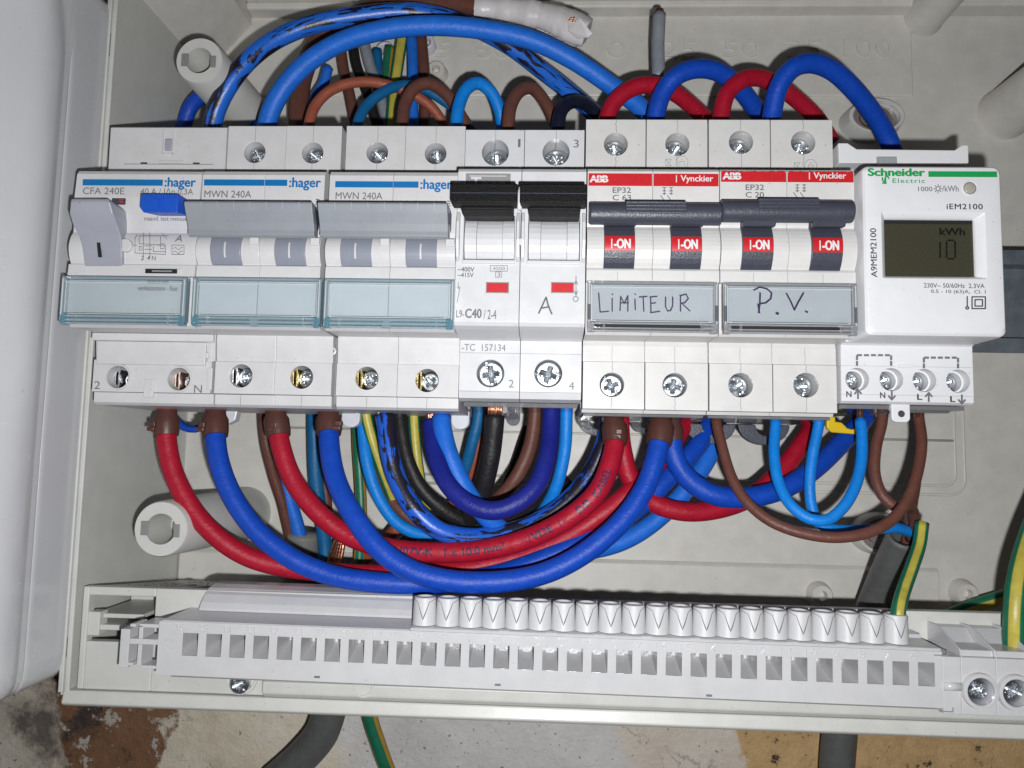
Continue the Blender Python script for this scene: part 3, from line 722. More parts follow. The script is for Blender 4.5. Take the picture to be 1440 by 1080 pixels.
def hager_breaker(X0, du, label):
    """du: pixel shift of the printed matter from the first double breaker"""
    xm, X1 = X0+17.65, X0+35.3
    t = thing('circuit_breaker', label, 'breaker', (xm, 0, 0), 0, 'blue-striped double breakers with grey bars')
    s = lambda r: (r[0]+du[0]-(0), r[1]+du[1], r[2]+du[0], r[3]+du[1])
    holes = du[2]
    for i, (a, b) in enumerate(((X0+.06, xm-.05), (xm+.05, X1-(1.05 if du[3] == 0 else .06)))):
        th = P(*holes[i], 44); lh = P(*holes[2+i], 44)
        hager_pole(t, a, b, th, lh)
        hole_parts(t, th, 41.4, 2.95, (.2, -.25)); hole_parts(t, lh, 40.3, 2.75, (.55, -.2), M['brass'] if i+du[3] else M['contact'])
        # toggle tongue on the barrel
        tx = a+4.3; pr = barrel(-4.9, 3.4, 59.3, 1.9)
        mb = MB(); mb.prism(tx, tx+8.3, [(-4.9, 57)]+pr+[(3.4, 57)]); tg = build('toggle', mb, M['tongue'], t, .15)
        mb = MB(); mb.prism(tx+3.85, tx+4.3, [(y, z+.05) for y, z in pr[2:8]]+[(y, z-.2) for y, z in pr[2:8]][::-1]); build('toggle_mark', mb, M['hager'], tg)
        mb = MB(); mb.box(b-2.6, b-.1, 0.3, 2.3, 58, 61.0); build('stop_tab', mb, M['hager'], t, .2)
    bx0, bx1 = X0-1.3, X1-1.5
    mb = MB()
    mb.prism(bx0+1, bx1, [(9.9, 61), (10.1, 67.4), (9.5, 67.8), (7.6, 66.9), (5.0, 65.4), (3.2, 64.6), (1.9, 64.6), (1.4, 63.6), (2.4, 61.0)])
    tb = build('toggle_bar', mb, M['bar'], t, .2)
    mb = MB()
    for i in range(7):
        xx = bx0+5.6+i*4.35; mb.prism(xx-.08, xx+.08, [(7.9, 67.0), (9.8, 67.85), (9.8, 67.95), (7.9, 67.12)])
    mb.box(bx0+5.6, bx0+31.7, 7.85, 7.97, 66.9, 67.14)
    build('moulded_grid', mb, M['lever'], tb)
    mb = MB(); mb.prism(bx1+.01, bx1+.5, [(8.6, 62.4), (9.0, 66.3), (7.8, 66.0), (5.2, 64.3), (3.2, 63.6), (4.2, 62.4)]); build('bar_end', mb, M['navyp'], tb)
    mb = MB()
    for a in (X0+.3, X1-3.5): mb.box(a, a+3, 6, 14, 56, 61.5)
    z = 58.95
    x0,x1,y0,y1 = RC(*s((287, 252.6, 404, 261.2)), z)
    mb = MB(); mb.box(x0, xm-.08, y0, y1, z, z+.06); mb.box(xm+.08, x1, y0, y1, z, z+.06); build('printed_bar', mb, M['lblue'], t)
    txt(':hager', s((406.5, 249.5, 451.5, 268)), z, M['lblue'], t, bold=.03)
    txt('MWN 240A', s((287.5, 268, 353.5, 278)), z, M['grey'], t, bold=.006)
    txt('\u2261', s((444, 280, 449, 288)), 59.6, M['grey'], t)
    if du[3] == 0:
        mb = MB(); mb.prism(X1-1.0, X1-.06, [(-41.5, 3), (-41.5, 41.2), (-21.9, 41.2), (-21.9, 54), (22, 55), (22, 41), (40.2, 41), (40.2, 3)]); build('side_plate', mb, M['seam'], t, .15)
        c_ = P(468, 494, 43); mb = MB(); mb.lathe([(.6, 42), (1.1, 42.2), (1.1, 43.2), (.6, 43.4)], (c_.x, c_.y, 0), 'z', 18, cap=False); o_ = build('side_eyelet', mb, M['hager'], t, auto=40, fix=False)
    cy0, cy1 = -22.0, -9.0
    label_cover(t, X0+.7, X1+.2, cy0, cy1, 61.8, M['clearblue'], M['clearedge'], split=xm)
    # milky rail clips below
    for cx in (P(495 if du[3] == 0 else 648, 590, 12).x,):
        mb = MB(); mb.prismz([(cx-3.0, -41)]+[(cx+3.0*math.cos(q), -44.5+2.6*math.sin(q)) for q in [-math.pi+math.pi*k/10 for k in range(11)]]+[(cx+3.0, -41)], 10, 14)
        build('rail_clip', mb, M['milk'], t, .4)
    return t

hager_breaker(-88.55, (0, 0, [(358, 214), (439.5, 215), (338.5, 528.5), (424, 530.5)], 0), 'double breaker with light grey bar, second device from the left, red and blue loops below')
hager_breaker(-52.95, (184.5, 2.5, [(530.5, 215), (612.5, 216), (515.8, 532), (600.5, 535)], 1), 'double breaker with light grey bar, directly left of the breaker with black toggles')

# ---- residual current device on the far left
t = thing('residual_current_device', 'leftmost switch with blue test button, pale lever and blank upper terminal cover', 'safety switch', (-106.5, 0, 0))
X0, X1 = -124.3, -88.85
prof = HAG_LOW + barrel(-4.8, 4.0, 58.2, 1.6) + [(5.2, 58.2), (14, 58.9), (20.6, 58.4), (21.7, 57.6), (22.2, 56), (22.3, 43.2), (26, 43.2), (26, 42.9), (26.4, 42.9), (27, 43.9), (40.2, 44.1), (40.8, 43.2), (41.3, 30), (41.3, 3)]
mb = MB(); mb.prism(X0, X1, prof)
h1, h2 = P(165, 530, 44), P(251, 533, 44); xm = (h1.x+h2.x)/2
mb.plate(X0-.5, xm, -38.95, -29.65, 32.01, 43.4, h1.x, h1.y, 3.3); mb.plate(xm, X1-.9, -38.95, -29.65, 32.01, 43.4, h2.x, h2.y, 3.3)
build('housing', mb, M['hager'], t, .25)
x0,x1,y0,y1 = RC(140, 478, 294, 512, 45)
mb = MB(); mb.box(X0-.4, X1-.1, -24.2, -22.0, 43.8, 45.5); mb.box(X0+.8, X1-2.4, -31.0, -24.25, 43.5, 44.6)
mb.box(X1-2.1, X1-.6, -30, -24.4, 43.5, 44.0); mb.box(X1-2.3, X1-1.4, -28.9, -27.2, 44.0, 44.9)
mb.box(X1-1.9, X1-.4, -38, -31.5, 43.3, 43.9)
build('terminal_shroud', mb, M['hager'], t, .2)
for h in (h1, h2):
    mb = MB(); mb.lathe([(3.32, 43.0), (3.32, 43.85), (3.75, 43.85), (3.9, 43.3)], (h.x, h.y, 0), 'z', 40, cap=False); build('hole_collar', mb, M['hager'], t, auto=35, fix=False)
    hole_parts(t, h, 37.6, 2.6, (1.2, -.4), M['pcop'] if h is h2 else M['contact'])
mb = MB(); x0,x1,y0,y1 = RC(202, 533, 216, 557, 44); mb.box(x0, x1, y0-.4, y1, 43.2, 44.0); mb.box(x0+1.7, x1, y0-.4, y0+2, 43.9, 44.4); build('centre_rib', mb, M['hager'], t, .15)
x0,x1,y0,y1 = RC(228, 174.5, 243.5, 213, 44.6); y1 = min(y1, 40.1)
mb = MB(); mb.box(x0, x0+.35, y0-.6, y1, 44.0, 44.6); mb.box(x1-.35, x1, y0-.6, y1, 44.0, 44.6); mb.box(x0, x1, y0-.6, y0-.3, 44, 44.5)
mb.box(-119, -93, 27.9, 28.1, 43.9, 44.0); build('shroud_channel', mb, M['hager'], t, .08)
x0,x1,y0,y1 = RC(232, 195, 242.5, 212, 44.6); mb = MB(); mb.box(x0,x1,y0,y1,44.1,44.9); build('shroud_tab', mb, M['lever'], t, .35)
mb = MB(); mb.box(-119.5, -92.5, 29.0, 29.12, 43.98, 44.03); build('cover_gap', mb, M['dgrey'], t)
for q in (-114.5, -98.6): mb = MB(); mb.box(q, q+2, 29.13, 29.6, 43.98, 44.03); build('cover_gap', mb, M['dgrey'], t)
mb = MB(); mb.box(-109, -101.5, 29.2, 30.0, 43.9, 44.5); build('cover_latch', mb, M['hager'], t, .15)
# lever
pr = barrel(-5.2, 3.6, 59.4, 1.9); lv = MB()
rows = [(279.5, 66.8, 100, 152), (284, 67.2, 99, 154), (300, 66.0, 97.5, 158.5), (318, 63.6, 103, 165), (331, 61.9, 111, 169.5), (348, 61.5, 115.5, 171), (362, 60.6, 117.5, 171.5), (374.5, 59.5, 119, 171.5)]
vs = []
for v_, z_, ul, ur in rows:
    a, b = P(ul, v_, z_), P(ur, v_, z_); vs += [(a.x, a.y, z_), (b.x, b.y, z_)]
m_ = len(vs)
for (x, y, z_) in vs[:]: vs.append((x+(.4 if x < -117 else -.4), max(-5.0, y-.0), 57.5))
fs = [(2*k, 2*k+1, 2*k+3, 2*k+2) for k in range(len(rows)-1)] + [(m_+2*k+2, m_+2*k+3, m_+2*k+1, m_+2*k) for k in range(len(rows)-1)] \
   + [(2*k+2, m_+2*k+2, m_+2*k, 2*k) for k in range(len(rows)-1)] + [(2*k+1, m_+2*k+1, m_+2*k+3, 2*k+3) for k in range(len(rows)-1)] + [(0, m_, m_+1, 1), (m_-2, m_-1, 2*m_-1, 2*m_-2)]
lv.add(vs, fs)
lever = build('lever', lv, M['lever'], t, .3)
mb = MB(); q = [P(*c_) for c_ in ((152.5, 281, 66.6), (158, 300, 65.6), (165, 318, 63.2), (169.5, 331, 61.5), (171, 346, 61.0), (160, 284, 59.6), (166, 300, 59.6), (172.5, 318, 59.6), (174.5, 333, 59.6), (172.5, 347, 59.6))]
mb.add(q, [(k, k+1, k+6, k+5) for k in range(4)]); build('lever_cheek', mb, M['lever'], lever, smooth=True)
x0,x1,y0,y1 = RC(136.5, 341, 141.5, 362, 61.5)
mb = MB(); q = [P(u_, v_, z_) for u_, v_, z_ in ((136, 341, 61.85), (140.5, 341, 61.85), (137, 352, 61.6), (141.5, 352, 61.6), (138, 361.5, 60.95), (142.5, 361.5, 60.95))]
mb.add(q+[c_-Vector((0,0,.6)) for c_ in q], [(0,1,3,2),(2,3,5,4),(0,6,7,1),(4,5,11,10),(0,2,8,6),(2,4,10,8),(1,7,9,3),(3,9,11,5)]); build('lever_slot', mb, M['slot'], lever)
mb = MB(); mb.lathe([(.01, 0), (1.8, 0), (1.8, 2.2), (.01, 2.2)], (-107.8, -.2, 58.9), 'z', 20); mb.box(-110.0, -107.8, -1.9, -.9, 59, 60.6); build('pivot_stop', mb, M['hager'], t, .2)
x0,x1,y0,y1 = RC(157, 278.5, 176, 287.5, 59.3)
mb = MB(); mb.box(x0, x1, y0, y1, 59, 59.25); ind = build('indicator_window', mb, M['navyp'], t, .05)
mb = MB(); mb.box(x0+2.2, x1-.5, y0+.5, y0+.9, 59.26, 59.3); mb.box(x0+2.0, x1-.5, y0+1.2, y0+1.5, 59.26, 59.3); build('indicator_stripe', mb, M['redwin'], ind)
x0,x1,y0,y1 = RC(197.5, 273, 250, 299, 65)
mb = MB(); mb.add([(x0,y0+1.2,65.2),(x0+.9,y0,65.0),(x1,y0,65.0),(x1,y1,65.2),(x0,y1,65.2),(x0+1,y0+2,58),(x0+2,y0+1.2,58),(x1+1.0,y0+1.2,58),(x1+1.0,y1,58),(x0+1,y1,58)],
    [(0,1,2,3,4),(0,5,6,1),(1,6,7,2),(2,7,8,3),(3,8,9,4),(4,9,5,0)])
tb = build('test_button', mb, M['bluebtn'], t, .25)
mb = MB(); xc = (x0+x1)/2; mb.box(xc-1.4, xc+1.4, y1-1.4, y1-1.1, 65.15, 65.4); mb.box(xc-.25, xc+.25, y1-3.6, y1-1.4, 65.12, 65.4); build('moulded_letter', mb, M['bluebtn'], tb)
rect_print((116.5, 252.5, 229, 261), 59.0, M['lblue'], t, bevel=0)
txt(':hager', (231.5, 249.5, 275.5, 267), 59.0, M['lblue'], t, bold=.03)
txt('CFA 240E', (117, 264, 175, 273.5), 59.05, M['grey'], t, h=.12)
txt('40 A / I\u0394n 0,3A', (198, 265, 272, 275), 59.05, M['grey'], t, h=.12)
txt('maand. test mensuel', (203, 304.5, 264, 310.5), 59.0, M['grey'], t)
def sch_lines(t, segs, z, w=.14, mat='grey', name='printed_diagram'):
    mb = MB(); h = .03
    for s_ in segs: mb.ribbon([P(u, v, z)+Vector((0,0,h)) for u, v in s_], w, .03); h += .003
    return build(name, mb, M[mat], t)
sch_lines(t, [[(190, 350), (190, 336), (193, 330)], [(196, 343), (196, 332), (226, 332), (226, 342)], [(196, 343), (233, 345)], [(202, 328), (202, 363)], [(211, 328), (211, 363)], [(190, 350), (190, 356), (233, 358), (233, 345), (222, 345)],
   [(216, 346), (216, 354), (233, 354)], [(227, 332), (237, 332)], [(228, 328), (235, 337)], [(226, 343), (231, 343), (231, 350), (226, 350), (226, 343)], [(242, 345), (259, 345), (259, 358), (242, 358), (242, 345)], [(244, 350), (247, 348), (251, 352), (254, 349), (257, 348)], [(244, 355), (247, 353), (251, 357), (254, 354), (257, 353)],
   [(196, 347), (200, 347), (200, 352), (196, 352), (196, 347)], [(187, 345), (193, 345)], [(204, 346), (214, 346)], [(204, 351), (214, 351)]], 60.4, .11)
txt('A', (246, 331, 256, 340), 60.4, M['grey'], t, shear=.3); txt('2  4 N', (199, 360, 219, 366), 60.3, M['grey'], t)
x0,x1,y0,y1 = RC(201, 377, 255.5, 386.5, 59.5)
mb = MB(); mb.box(x0, x1, y0, y1, 59.2, 59.6); sl_ = build('slot_frame', mb, M['hager'], t, .15)
mb = MB(); mb.box(x0+.7, x1-1.2, y0+.35, y1-.25, 59.61, 59.65); build('dark_slot', mb, M['slot'], sl_)
mb = MB(); mb.box(x0+2.6, x1-2.6, y0+.75, y0+1.2, 59.66, 59.72); build('slot_bar', mb, M['greyw'], sl_)
label_cover(t, X0+.1, X1-.9, -22.0, -9.1, 61.8, M['clearblue'], M['clearedge'])
txt('d\u00e9faut diff.', (208, 393.5, 238, 399.5), 61.72, M['grey'], t); txt('verliesstroom - fout', (194, 402, 250, 409), 61.72, M['grey'], t)
txt('2', (132.5, 536, 141, 547), 43.4, M['grey'], t); txt('N', (273, 541.5, 284, 552.5), 43.4, M['grey'], t)
mb = MB(); mb.prismz([(-100.5, -41), (-101, -44), (-100, -46.3), (-97, -46.8), (-94.5, -45.5), (-93.6, -41)], 9, 13); build('rail_clip', mb, M['milk'], t, .4)

# ---- two-pole breaker with black toggles
t = thing('circuit_breaker', 'bright white two-pole breaker with two square black toggles and red windows', 'breaker', (-.2, 0, 0))
for i, (a, b) in enumerate(((-17.62, -.38), (-.22, 17.1))):
    th = P(696.5+i*85.5, 214, 44); lh = P(689.5+i*81.5, 525, 44)
    wa, wb = a+1.9, b-1.5                                  # toggle well
    yw0, yw1 = -2.9, 9.4
    prof = [(-39.0, 3), (-39.6, 40), (-38.9, 42.9), (-37.0, 43.6), (-37.0, 32), (-26.0, 32), (-26, 43.8), (-22.4, 43.8), (-22.4, 48), (-21.3, 56), (-20.6, 58.2), (-19.6, 59)]
    mb = MB()
    mb.prism(a, b, prof + [(yw0, 59), (yw0, 50), (yw1, 50), (yw1, 59), (21.6, 59), (22.6, 58.2), (22.8, 56), (22.8, 43), (28.8, 43), (28.8, 32), (39.0, 32), (39.6, 20), (39.6, 3)])
    mb.box(a, wa, yw0+.01, yw1-.01, 50, 58.98); mb.box(wb, b, yw0+.01, yw1-.01, 50, 58.98)
    mb.plate(a, b, -36.95, -26.05, 32.01, 43.8, lh.x, lh.y, 3.95); mb.plate(a, b, 28.85, 39.9, 32.01, 43.8, th.x, min(th.y, 35.2), 3.95)
    build('housing', mb, M['l9'], t, .25)
    mb = MB(); mb.box(th.x-.06, th.x+.06, 28.9, 39.8, 43.8, 43.815); mb.box(lh.x-.05, lh.x+.05, -36.9, -30.5, 43.8, 43.815); build('seam', mb, M['seam'], t)
    screw(t, th.x+.2, th.y-.7, 38.4, 3.7); screw(t, lh.x, lh.y-.05, 41.4, 3.75)
    # barrel
    cyl = lambda r: [(3.2+r*math.cos(q), 50.5+r*math.sin(q)) for q in [math.pi*k/14 for k in range(15)]]
    mb = MB(); mb.prism(wa+.15, wa+3.4, cyl(7.6)); mb.prism(wb-3.4, wb-.15, cyl(7.6)); mb.prism(wa+3.45, wb-3.45, cyl(7.2)); build('toggle_barrel', mb, M['l9'], t, .12)
    for xx in (a+.15, b-1.0):
        mb = MB(); mb.prism(xx, xx+.85, [(-3.6, 58.9), (-2.5, 60.6), (2, 61.9), (7, 61.6), (9.8, 60.2), (10.2, 58.9)]); build('guard_cheek', mb, M['l9'], t, .2)
    mb = MB(); mb.box(wa-.2, wb+.2, -3.9, -2.95, 58.9, 59.8); build('well_sill', mb, M['l9'], t, .2)
    # toggle
    mb = MB(); mb.box(a+.05, b-.45, 8.6, 13.7, 67.0, 72.0); mb.prism(wa+.3, wb-.3, [(8.3, 57.0), (8.0, 60.6), (7.6, 64), (8.0, 68.5), (12.5, 68.5), (12.5, 57.0)])
    build('toggle', mb, M['black'], t, .35)
    mb = MB(); mb.box(a+.06, b-.46, 11.0, 11.2, 72.0, 72.1); build('toggle_ridge', mb, M['navyp'], t)
    u = 684.5+i*91.5; x0,x1,y0,y1 = RC(u, 398, u+30, 411, 59)
    mb = MB(); mb.box(x0-.25, x1+.25, y0-.25, y1+.25, 58.9, 59.06); fr_ = build('window_frame', mb, M['lgrey'], t)
    mb = MB(); mb.box(x0, x1, y0, y1, 59.065, 59.12); build('red_window', mb, M['redwin'], fr_)
mb = MB(); mb.lathe([(.55, -3), (.75, -1), (.75, 1.2), (.4, 3)], (-.35, 10.8, 68.8), 'y', 14); build('link_pin', mb, M['l9'], t, smooth=True, fix=False)
for q in ((-1.2, .7), (-17.55, -17.0), (16.4, 17.05)): mb = MB(); mb.box(*q, .8, 2.6, 60, 61.3); build('pivot_pin', mb, M['l9'], t, .15)
x0,x1,y0,y1 = RC(655, 244, 718, 262, 59); mb = MB(); mb.box(x0,x1,y0,y1,59.01,59.05); lg = build('logo_plate', mb, M['lgrey'], t)
txt('Teco', (662, 249, 712, 268), 59.05, M['l9'], t, bold=.02); rect_print((660, 247, 712, 248.2), 59.06, M['l9'], t)
txt('~400V', (643.5, 375.5, 667, 382), 59, M['dgrey'], t, bold=.01); txt('~415V', (643.5, 383.5, 666, 390), 59, M['dgrey'], t, bold=.01)
sch_lines(t, [[(689.5, 373.5), (713.5, 373.5), (713.5, 381.5), (689.5, 381.5), (689.5, 373.5)], [(697, 382.5), (705.5, 382.5), (705.5, 390), (697, 390), (697, 382.5)], [(644.5, 397), (644.5, 406), (647.5, 404)], [(643, 404), (646, 403)], [(647, 404), (642.5, 426)]], 59)
txt('4500', (693, 375.2, 710, 380), 59, M['grey'], t); txt('3', (699.5, 383.8, 703.5, 388.8), 59, M['grey'], t)
txt('L9-', (641.5, 436, 653, 446.5), 59, M['grey'], t, bold=.01); txt('C40', (654, 434, 677.5, 447.5), 59, M['grey'], t, bold=.035); txt('/ 2-4', (680, 435.5, 698, 449), 59, M['grey'], t, bold=.01)
txt('-TC  157134', (649.5, 484, 711, 493.5), 43.8, M['grey'], t); txt('2', (715.5, 534, 722.5, 545), 43.8, M['grey'], t); txt('4', (800, 537, 807.5, 548), 43.8, M['grey'], t)
txt('1', (728.5, 195.5, 732, 207), 43.8, M['grey'], t); txt('3', (806.5, 196.5, 814, 207.5), 43.8, M['grey'], t)
strokes([[(757.5, 440.5), (762, 431), (768, 418)], [(768, 418), (771, 430), (776, 441.5)], [(760.5, 433.5), (772.5, 431.5)], [(759, 437.5), (762, 431)]], 59, .42, M['pencil'], t)
sch_lines(t, [[(810, 388), (810, 416)], [(807.8, 400), (810, 394.5), (812.2, 400)], [(807.8, 409), (810, 415.5), (812.2, 409)]] + [[(809.5+3.6*math.cos(a*.6), 420.5+3.6*math.sin(a*.6)) for a in range(12)]], 59, .2)
mb = MB(); mb.box(-16.8, 16.4, -41.0, -39.7, 4, 38); build('terminal_underside', mb, M['clearg'], t, .2)
mb = MB(); mb.lathe([(1.0, 9), (2.2, 9), (2.2, 11), (1.0, 11)], (-3.4, -43.2, 0), 'z', 20); mb.box(-5.6, -1.2, -43.2, -39, 9.2, 10.8); build('rail_clip', mb, M['smoke'], t, fix=False)

# ---- the two breakers with red stripes
def red_breaker(X0, xm, X1, g, label):
    t = thing('circuit_breaker', label, 'breaker', (xm, 0, 0), 0, 'red-striped double breakers with dark bars')
    du, dv = g['d']; s = lambda r: (r[0]+du, r[1]+dv, r[2]+du, r[3]+dv)
    zt = 44.2; bul = 2.6
    for i, (a, b) in enumerate(((X0, xm-.05), (xm+.05, X1))):
        th = P(*g['top'][i], zt); lh = P(*g['low'][i], zt)
        prof = [(-42.0, 3), (-42.3, 40.5), (-41.4, 41.2), (-41.4, 32), (-28.0, 32), (-27.9, 43.6), (-23.4, 43.6), (-22.0, 43.2), (-22.0, 52), (-22.3, 56), (-21.6, 56.8), (-8.3, 56.8), (-8.2, 58.6), (-5.2, 58.6), (-4.6, 58.2)] \
             + barrel(-4.4, 6.8, 58.0, 2.2) + [(7.6, 58.3), (21.9, 58.8), (22.8, 58.0), (23.0, 43), (28.6, 43), (28.7, 32), (42.6, 32), (43, 20), (43, 3)]
        mb = MB(); mb.prism(a, b, prof)
        mb.plate(a+.1, b-.1, -41.35, -28.05, 32.01, zt, lh.x, lh.y, 3.45); mb.plate(a+.1, b-.1, 28.75, 42.9, 32.01, zt, th.x, th.y, 3.45)
        build('housing', mb, M['abb'], t, .28)
        mb = MB(); rr = random.Random(i*7+int(X0))
        for cx, ya, yb in ((lh.x, lh.y+3.6, -28.1), (lh.x, -41.2, lh.y-3.6), (th.x, th.y+3.6, 42.8), (th.x, 28.9, th.y-3.6)):
            pts = []; k = 6
            for q in range(k+1): pts.append(Vector((cx+rr.uniform(-.22, .22), ya+(yb-ya)*q/k, zt+.005)))
            mb.ribbon(pts, .13, .02)
        for q in range(1): mb.ribbon([Vector((lh.x+rr.uniform(-.1,.1), -27.8+j*.9, 43.6)) for j in range(6)], .1, .02)
        mb.ribbon([Vector((lh.x, -8.0+j*.6, 58.61)) for j in range(5)], .1, .02)
        build('glue_seam', mb, M['seam'], t)
        screw(t, th.x, th.y-.5, 40.0, 3.35); screw(t, lh.x-(.25 if g['d'][0] else 0), lh.y-.1, 41.2 if not g['d'][0] else 40.2, 3.2)
        # toggle tongue with red flag
        u0 = g['tog'][i]; x0, x1, _, _ = RC(u0, 330, u0+43.5, 360, 60.5)
        pr = barrel(-4.7, 7.5, 58.4, 2.7)
        mb = MB(); mb.prism(x0, x1, [(-4.7, 57)]+pr+[(8.6, 59.4), (10, 60.5), (10, 57)]); tg = build('toggle', mb, M['navyp'], t, .15)
        ca, cb = -.5, 3.6
        pp = [(y, z) for y, z in barrel(-4.7, 7.5, 58.4, 2.7, 60) if ca <= y <= cb]
        mb = MB(); mb.prism(x0+.12, x1-.12, [(y, z+.07) for y, z in pp]+[(y, z-.1) for y, z in pp][::-1]); fl_ = build('red_flag', mb, M['red'], tg)
        xr = x1-x0; vs, fs = slice_mesh(*text_mesh('-ON', 0))
        aa = min(v.x for v in vs); bb = max(v.x for v in vs); cc = min(v.y for v in vs); dd = max(v.y for v in vs)
        def zb(y): 
            f = max(0, min(1, (y+4.7)/12.2)); return 58.4+2.7*math.sin(math.pi*f)**.8
        ov = []
        for v in vs:
            y = .15+(v.y-cc)/(dd-cc)*2.5; ov.append(Vector((x0+xr*(.32+.52*(v.x-aa)/(bb-aa)), y, zb(y)+.13)))
        mb = MB()
        for q, (bx, by) in enumerate(((0, 0), (.13, 0), (-.13, 0), (0, .1), (0, -.1))): mb.add([p_+Vector((bx, by, q*.003)) for p_ in ov], fs)
        xi = x0+xr*.24; mb.prism(xi-.15, xi+.15, [(y, zb(y)+.16) for y in [.05+.26*q for q in range(11)]]+[(y, zb(y)+.05) for y in [.05+.26*q for q in range(10, -1, -1)]])
        o = build('lettering', mb, M['white'], tg, fix=False)
        if sum(p.normal.z for p in o.data.polygons) < 0: o.data.flip_normals()
        mb = MB(); mb.prism(x0-.2, x1+.2, [(6.2, 60), (6.0, 62.2), (8.5, 64.0), (9.5, 60)]); build('toggle_neck', mb, M['navyp'], t, .3)
    # handle bar: rounded rod with ribbed grip
    bx0, bx1, _, _ = RC(*s((829, 284, 1016.5, 317)), 64.3)
    dY = g['dY']; mb = MB(); n = 24; pr = [(9.1+dY+2.95*math.cos(2*math.pi*i/n), 62.2+2.7*math.sin(2*math.pi*i/n)) for i in range(n)]
    mb.prism(bx0, bx1, pr); hb = build('handle_bar', mb, M['navyp'], t, .5, auto=40)
    gx0, gx1, _, _ = RC(*s((880, 284, 965, 317)), 64.6)
    mb = MB()
    mb.box(gx0, gx1, 8.4+dY, 11.7+dY, 61, 65.0)
    for k in range(4): mb.box(gx0, gx1, 8.4+dY+k*.9, 8.92+dY+k*.9, 65.0, 65.35)
    build('ribbed_grip', mb, M['navyp'], hb, .15)
    # red stripe, worn at its edges on the second one
    for i, (a, b) in enumerate(((X0+.25, xm-.2), (xm+.2, X1-.2))):
        z = 58.85
        pts = [(a, 17.9+dY*1.4), (b, 17.9+dY*1.4)]; k = 40; rr = random.Random(5+i)
        for q in range(k, -1, -1):
            x = a+(b-a)*q/k; e = 21.3 + dY*.95 + (rr.uniform(-.22, .08) if g['d'][0] else 0) - (.5 if g['d'][0] and q in (0, k) else 0); pts.append((x, e))
        mb = MB(); mb.prismz(pts, z-.3, z+.05); build('red_stripe', mb, M['red'], t)
    z = 58.9
    txt('ABB', s((829, 246.5, 855.5, 256.5)), z, M['white'], t, bold=.05, spacing=.9)
    mb = MB(); a = P(829+du, 251+dv, z); b = P(855+du, 251+dv, z); mb.box(a.x, b.x, a.y-.12, a.y+.02, z+.05, z+.09)
    mb.box(P(842.2+du, 251, z).x-.05, P(842.2+du, 251, z).x+.05, a.y-1, a.y+1.0, z+.05, z+.09); build('logo_gap', mb, M['red'], t)
    txt('Vynckier', s((957, 246.5, 1003, 258)), z, M['white'], t, bold=.02); rect_print(s((950.5, 246.5, 951.8, 256.5)), z, M['white'], t)
    txt('EP32', s((861.5, 263.5, 887.5, 271.5)), z, M['grey'], t, bold=.015); txt(g['c'], s((861.5, 274, 887.5, 282)), z, M['grey'], t, bold=.015)
    for q in (0, 9.6):
        sch_lines(t, [[(932+q+du, 264+dv), (936.5+q+du, 264+dv)], [(934.2+q+du, 264+dv), (934.2+q+du, 274+dv)], [(932+q+du, 268.5+dv), (936.5+q+du, 268.5+dv)], [(932+q+du, 272.5+dv), (936.5+q+du, 272.5+dv)], [(929+q+du, 275+dv), (934+q+du, 282+dv)]], z, .22)
    u, v = g['sym']
    sch_lines(t, [[(u, v+12), (u, v+3), (u+8, v+3), (u+1, v+12), (u+8, v+12)], [(u, v+3), (u+8, v+12)]] + [[(u+23+9*math.cos(a*math.pi/4+.4), v+7+9*math.sin(a*math.pi/4+.4)) for a in range(9)]] + [[(u+20, v+12), (u+20, v+6), (u+26, v+6), (u+26, v+12)], [(u+22, v+3), (u+24, v+3)]], zt, .12, 'lgrey')
    label_cover(t, g['lab'][0], g['lab'][1], -21.9, -8.5, 60.4, M['clear'], M['clearg'])
    lx0, lx1 = g['lab']; mb = MB(); mb.box(lx0+2, lx1-4, -20.9, -20.1, 60.5, 60.62); build('hinge_black_line', mb, M['slot'], t)  # black line across the lower edge of the label cover
    for q in (lx0+.1, lx1-.9): mb = MB(); mb.box(q, q+.8, -19, -14.8, 60.45, 60.75); build('cover_pivot', mb, M['smoke'], t, .15)
    # clear underside of the terminals and the two black rail clips
    mb = MB(); mb.box(X0+.5, X1-.5, -43.2, -42.4, 6, 40); build('terminal_underside', mb, M['clearg'], t, .2)
    for cx, cw, mt in g['clips']:
        a = P(cx, 600, 8); r = cw/2*241/F_PX
        mb = MB(); outer = [(a.x+r*math.cos(q), -43.4-r*.80*math.sin(q)) for q in [math.pi*k/16 for k in range(17)]]
        inner = [(a.x+r*.42*math.cos(q)+r*.1, -43.5-r*.42*math.sin(q)) for q in [math.pi*k/10 for k in range(11)]]
        n1 = len(outer); 
        vs = [(x, y, 7) for x, y in outer]+[(x, y, 7) for x, y in inner]+[(x, y, 10) for x, y in outer]+[(x, y, 10) for x, y in inner]
        prof = outer + inner[::-1]
        bm_ = MB(); bm_.prismz(prof, 7, 10); build('rail_clip', bm_, M[mt], t, .3)
    return t
t1 = red_breaker(17.45, 34.9, 52.55, dict(dY=0, d=(0, 0), c='C 63', top=[(866, 203), (952.5, 203)], low=[(860.5, 541), (949, 541.7)], tog=(849.5, 943.5), lab=(17.7, 51.9), sym=(936, 221), clips=[(838, 52, 'smoke'), (905, 40, 'smoke')]),
     'double breaker with a clean red stripe and LIMITEUR written on its label')
t2 = red_breaker(52.8, 70.4, 88.05, dict(dY=.9, d=(187, -4), c='C 20', top=[(1042, 200), (1129.5, 200.5)], low=[(1041.5, 541.7), (1133.5, 541.7)], tog=(1044, 1141.5), lab=(53.2, 87.6), sym=(1117, 226), clips=[(997, 74, 'navyp'), (1072, 74, 'navyp')]),
     'double breaker with a worn red stripe and P.V. written on its label')
zi = 60.45
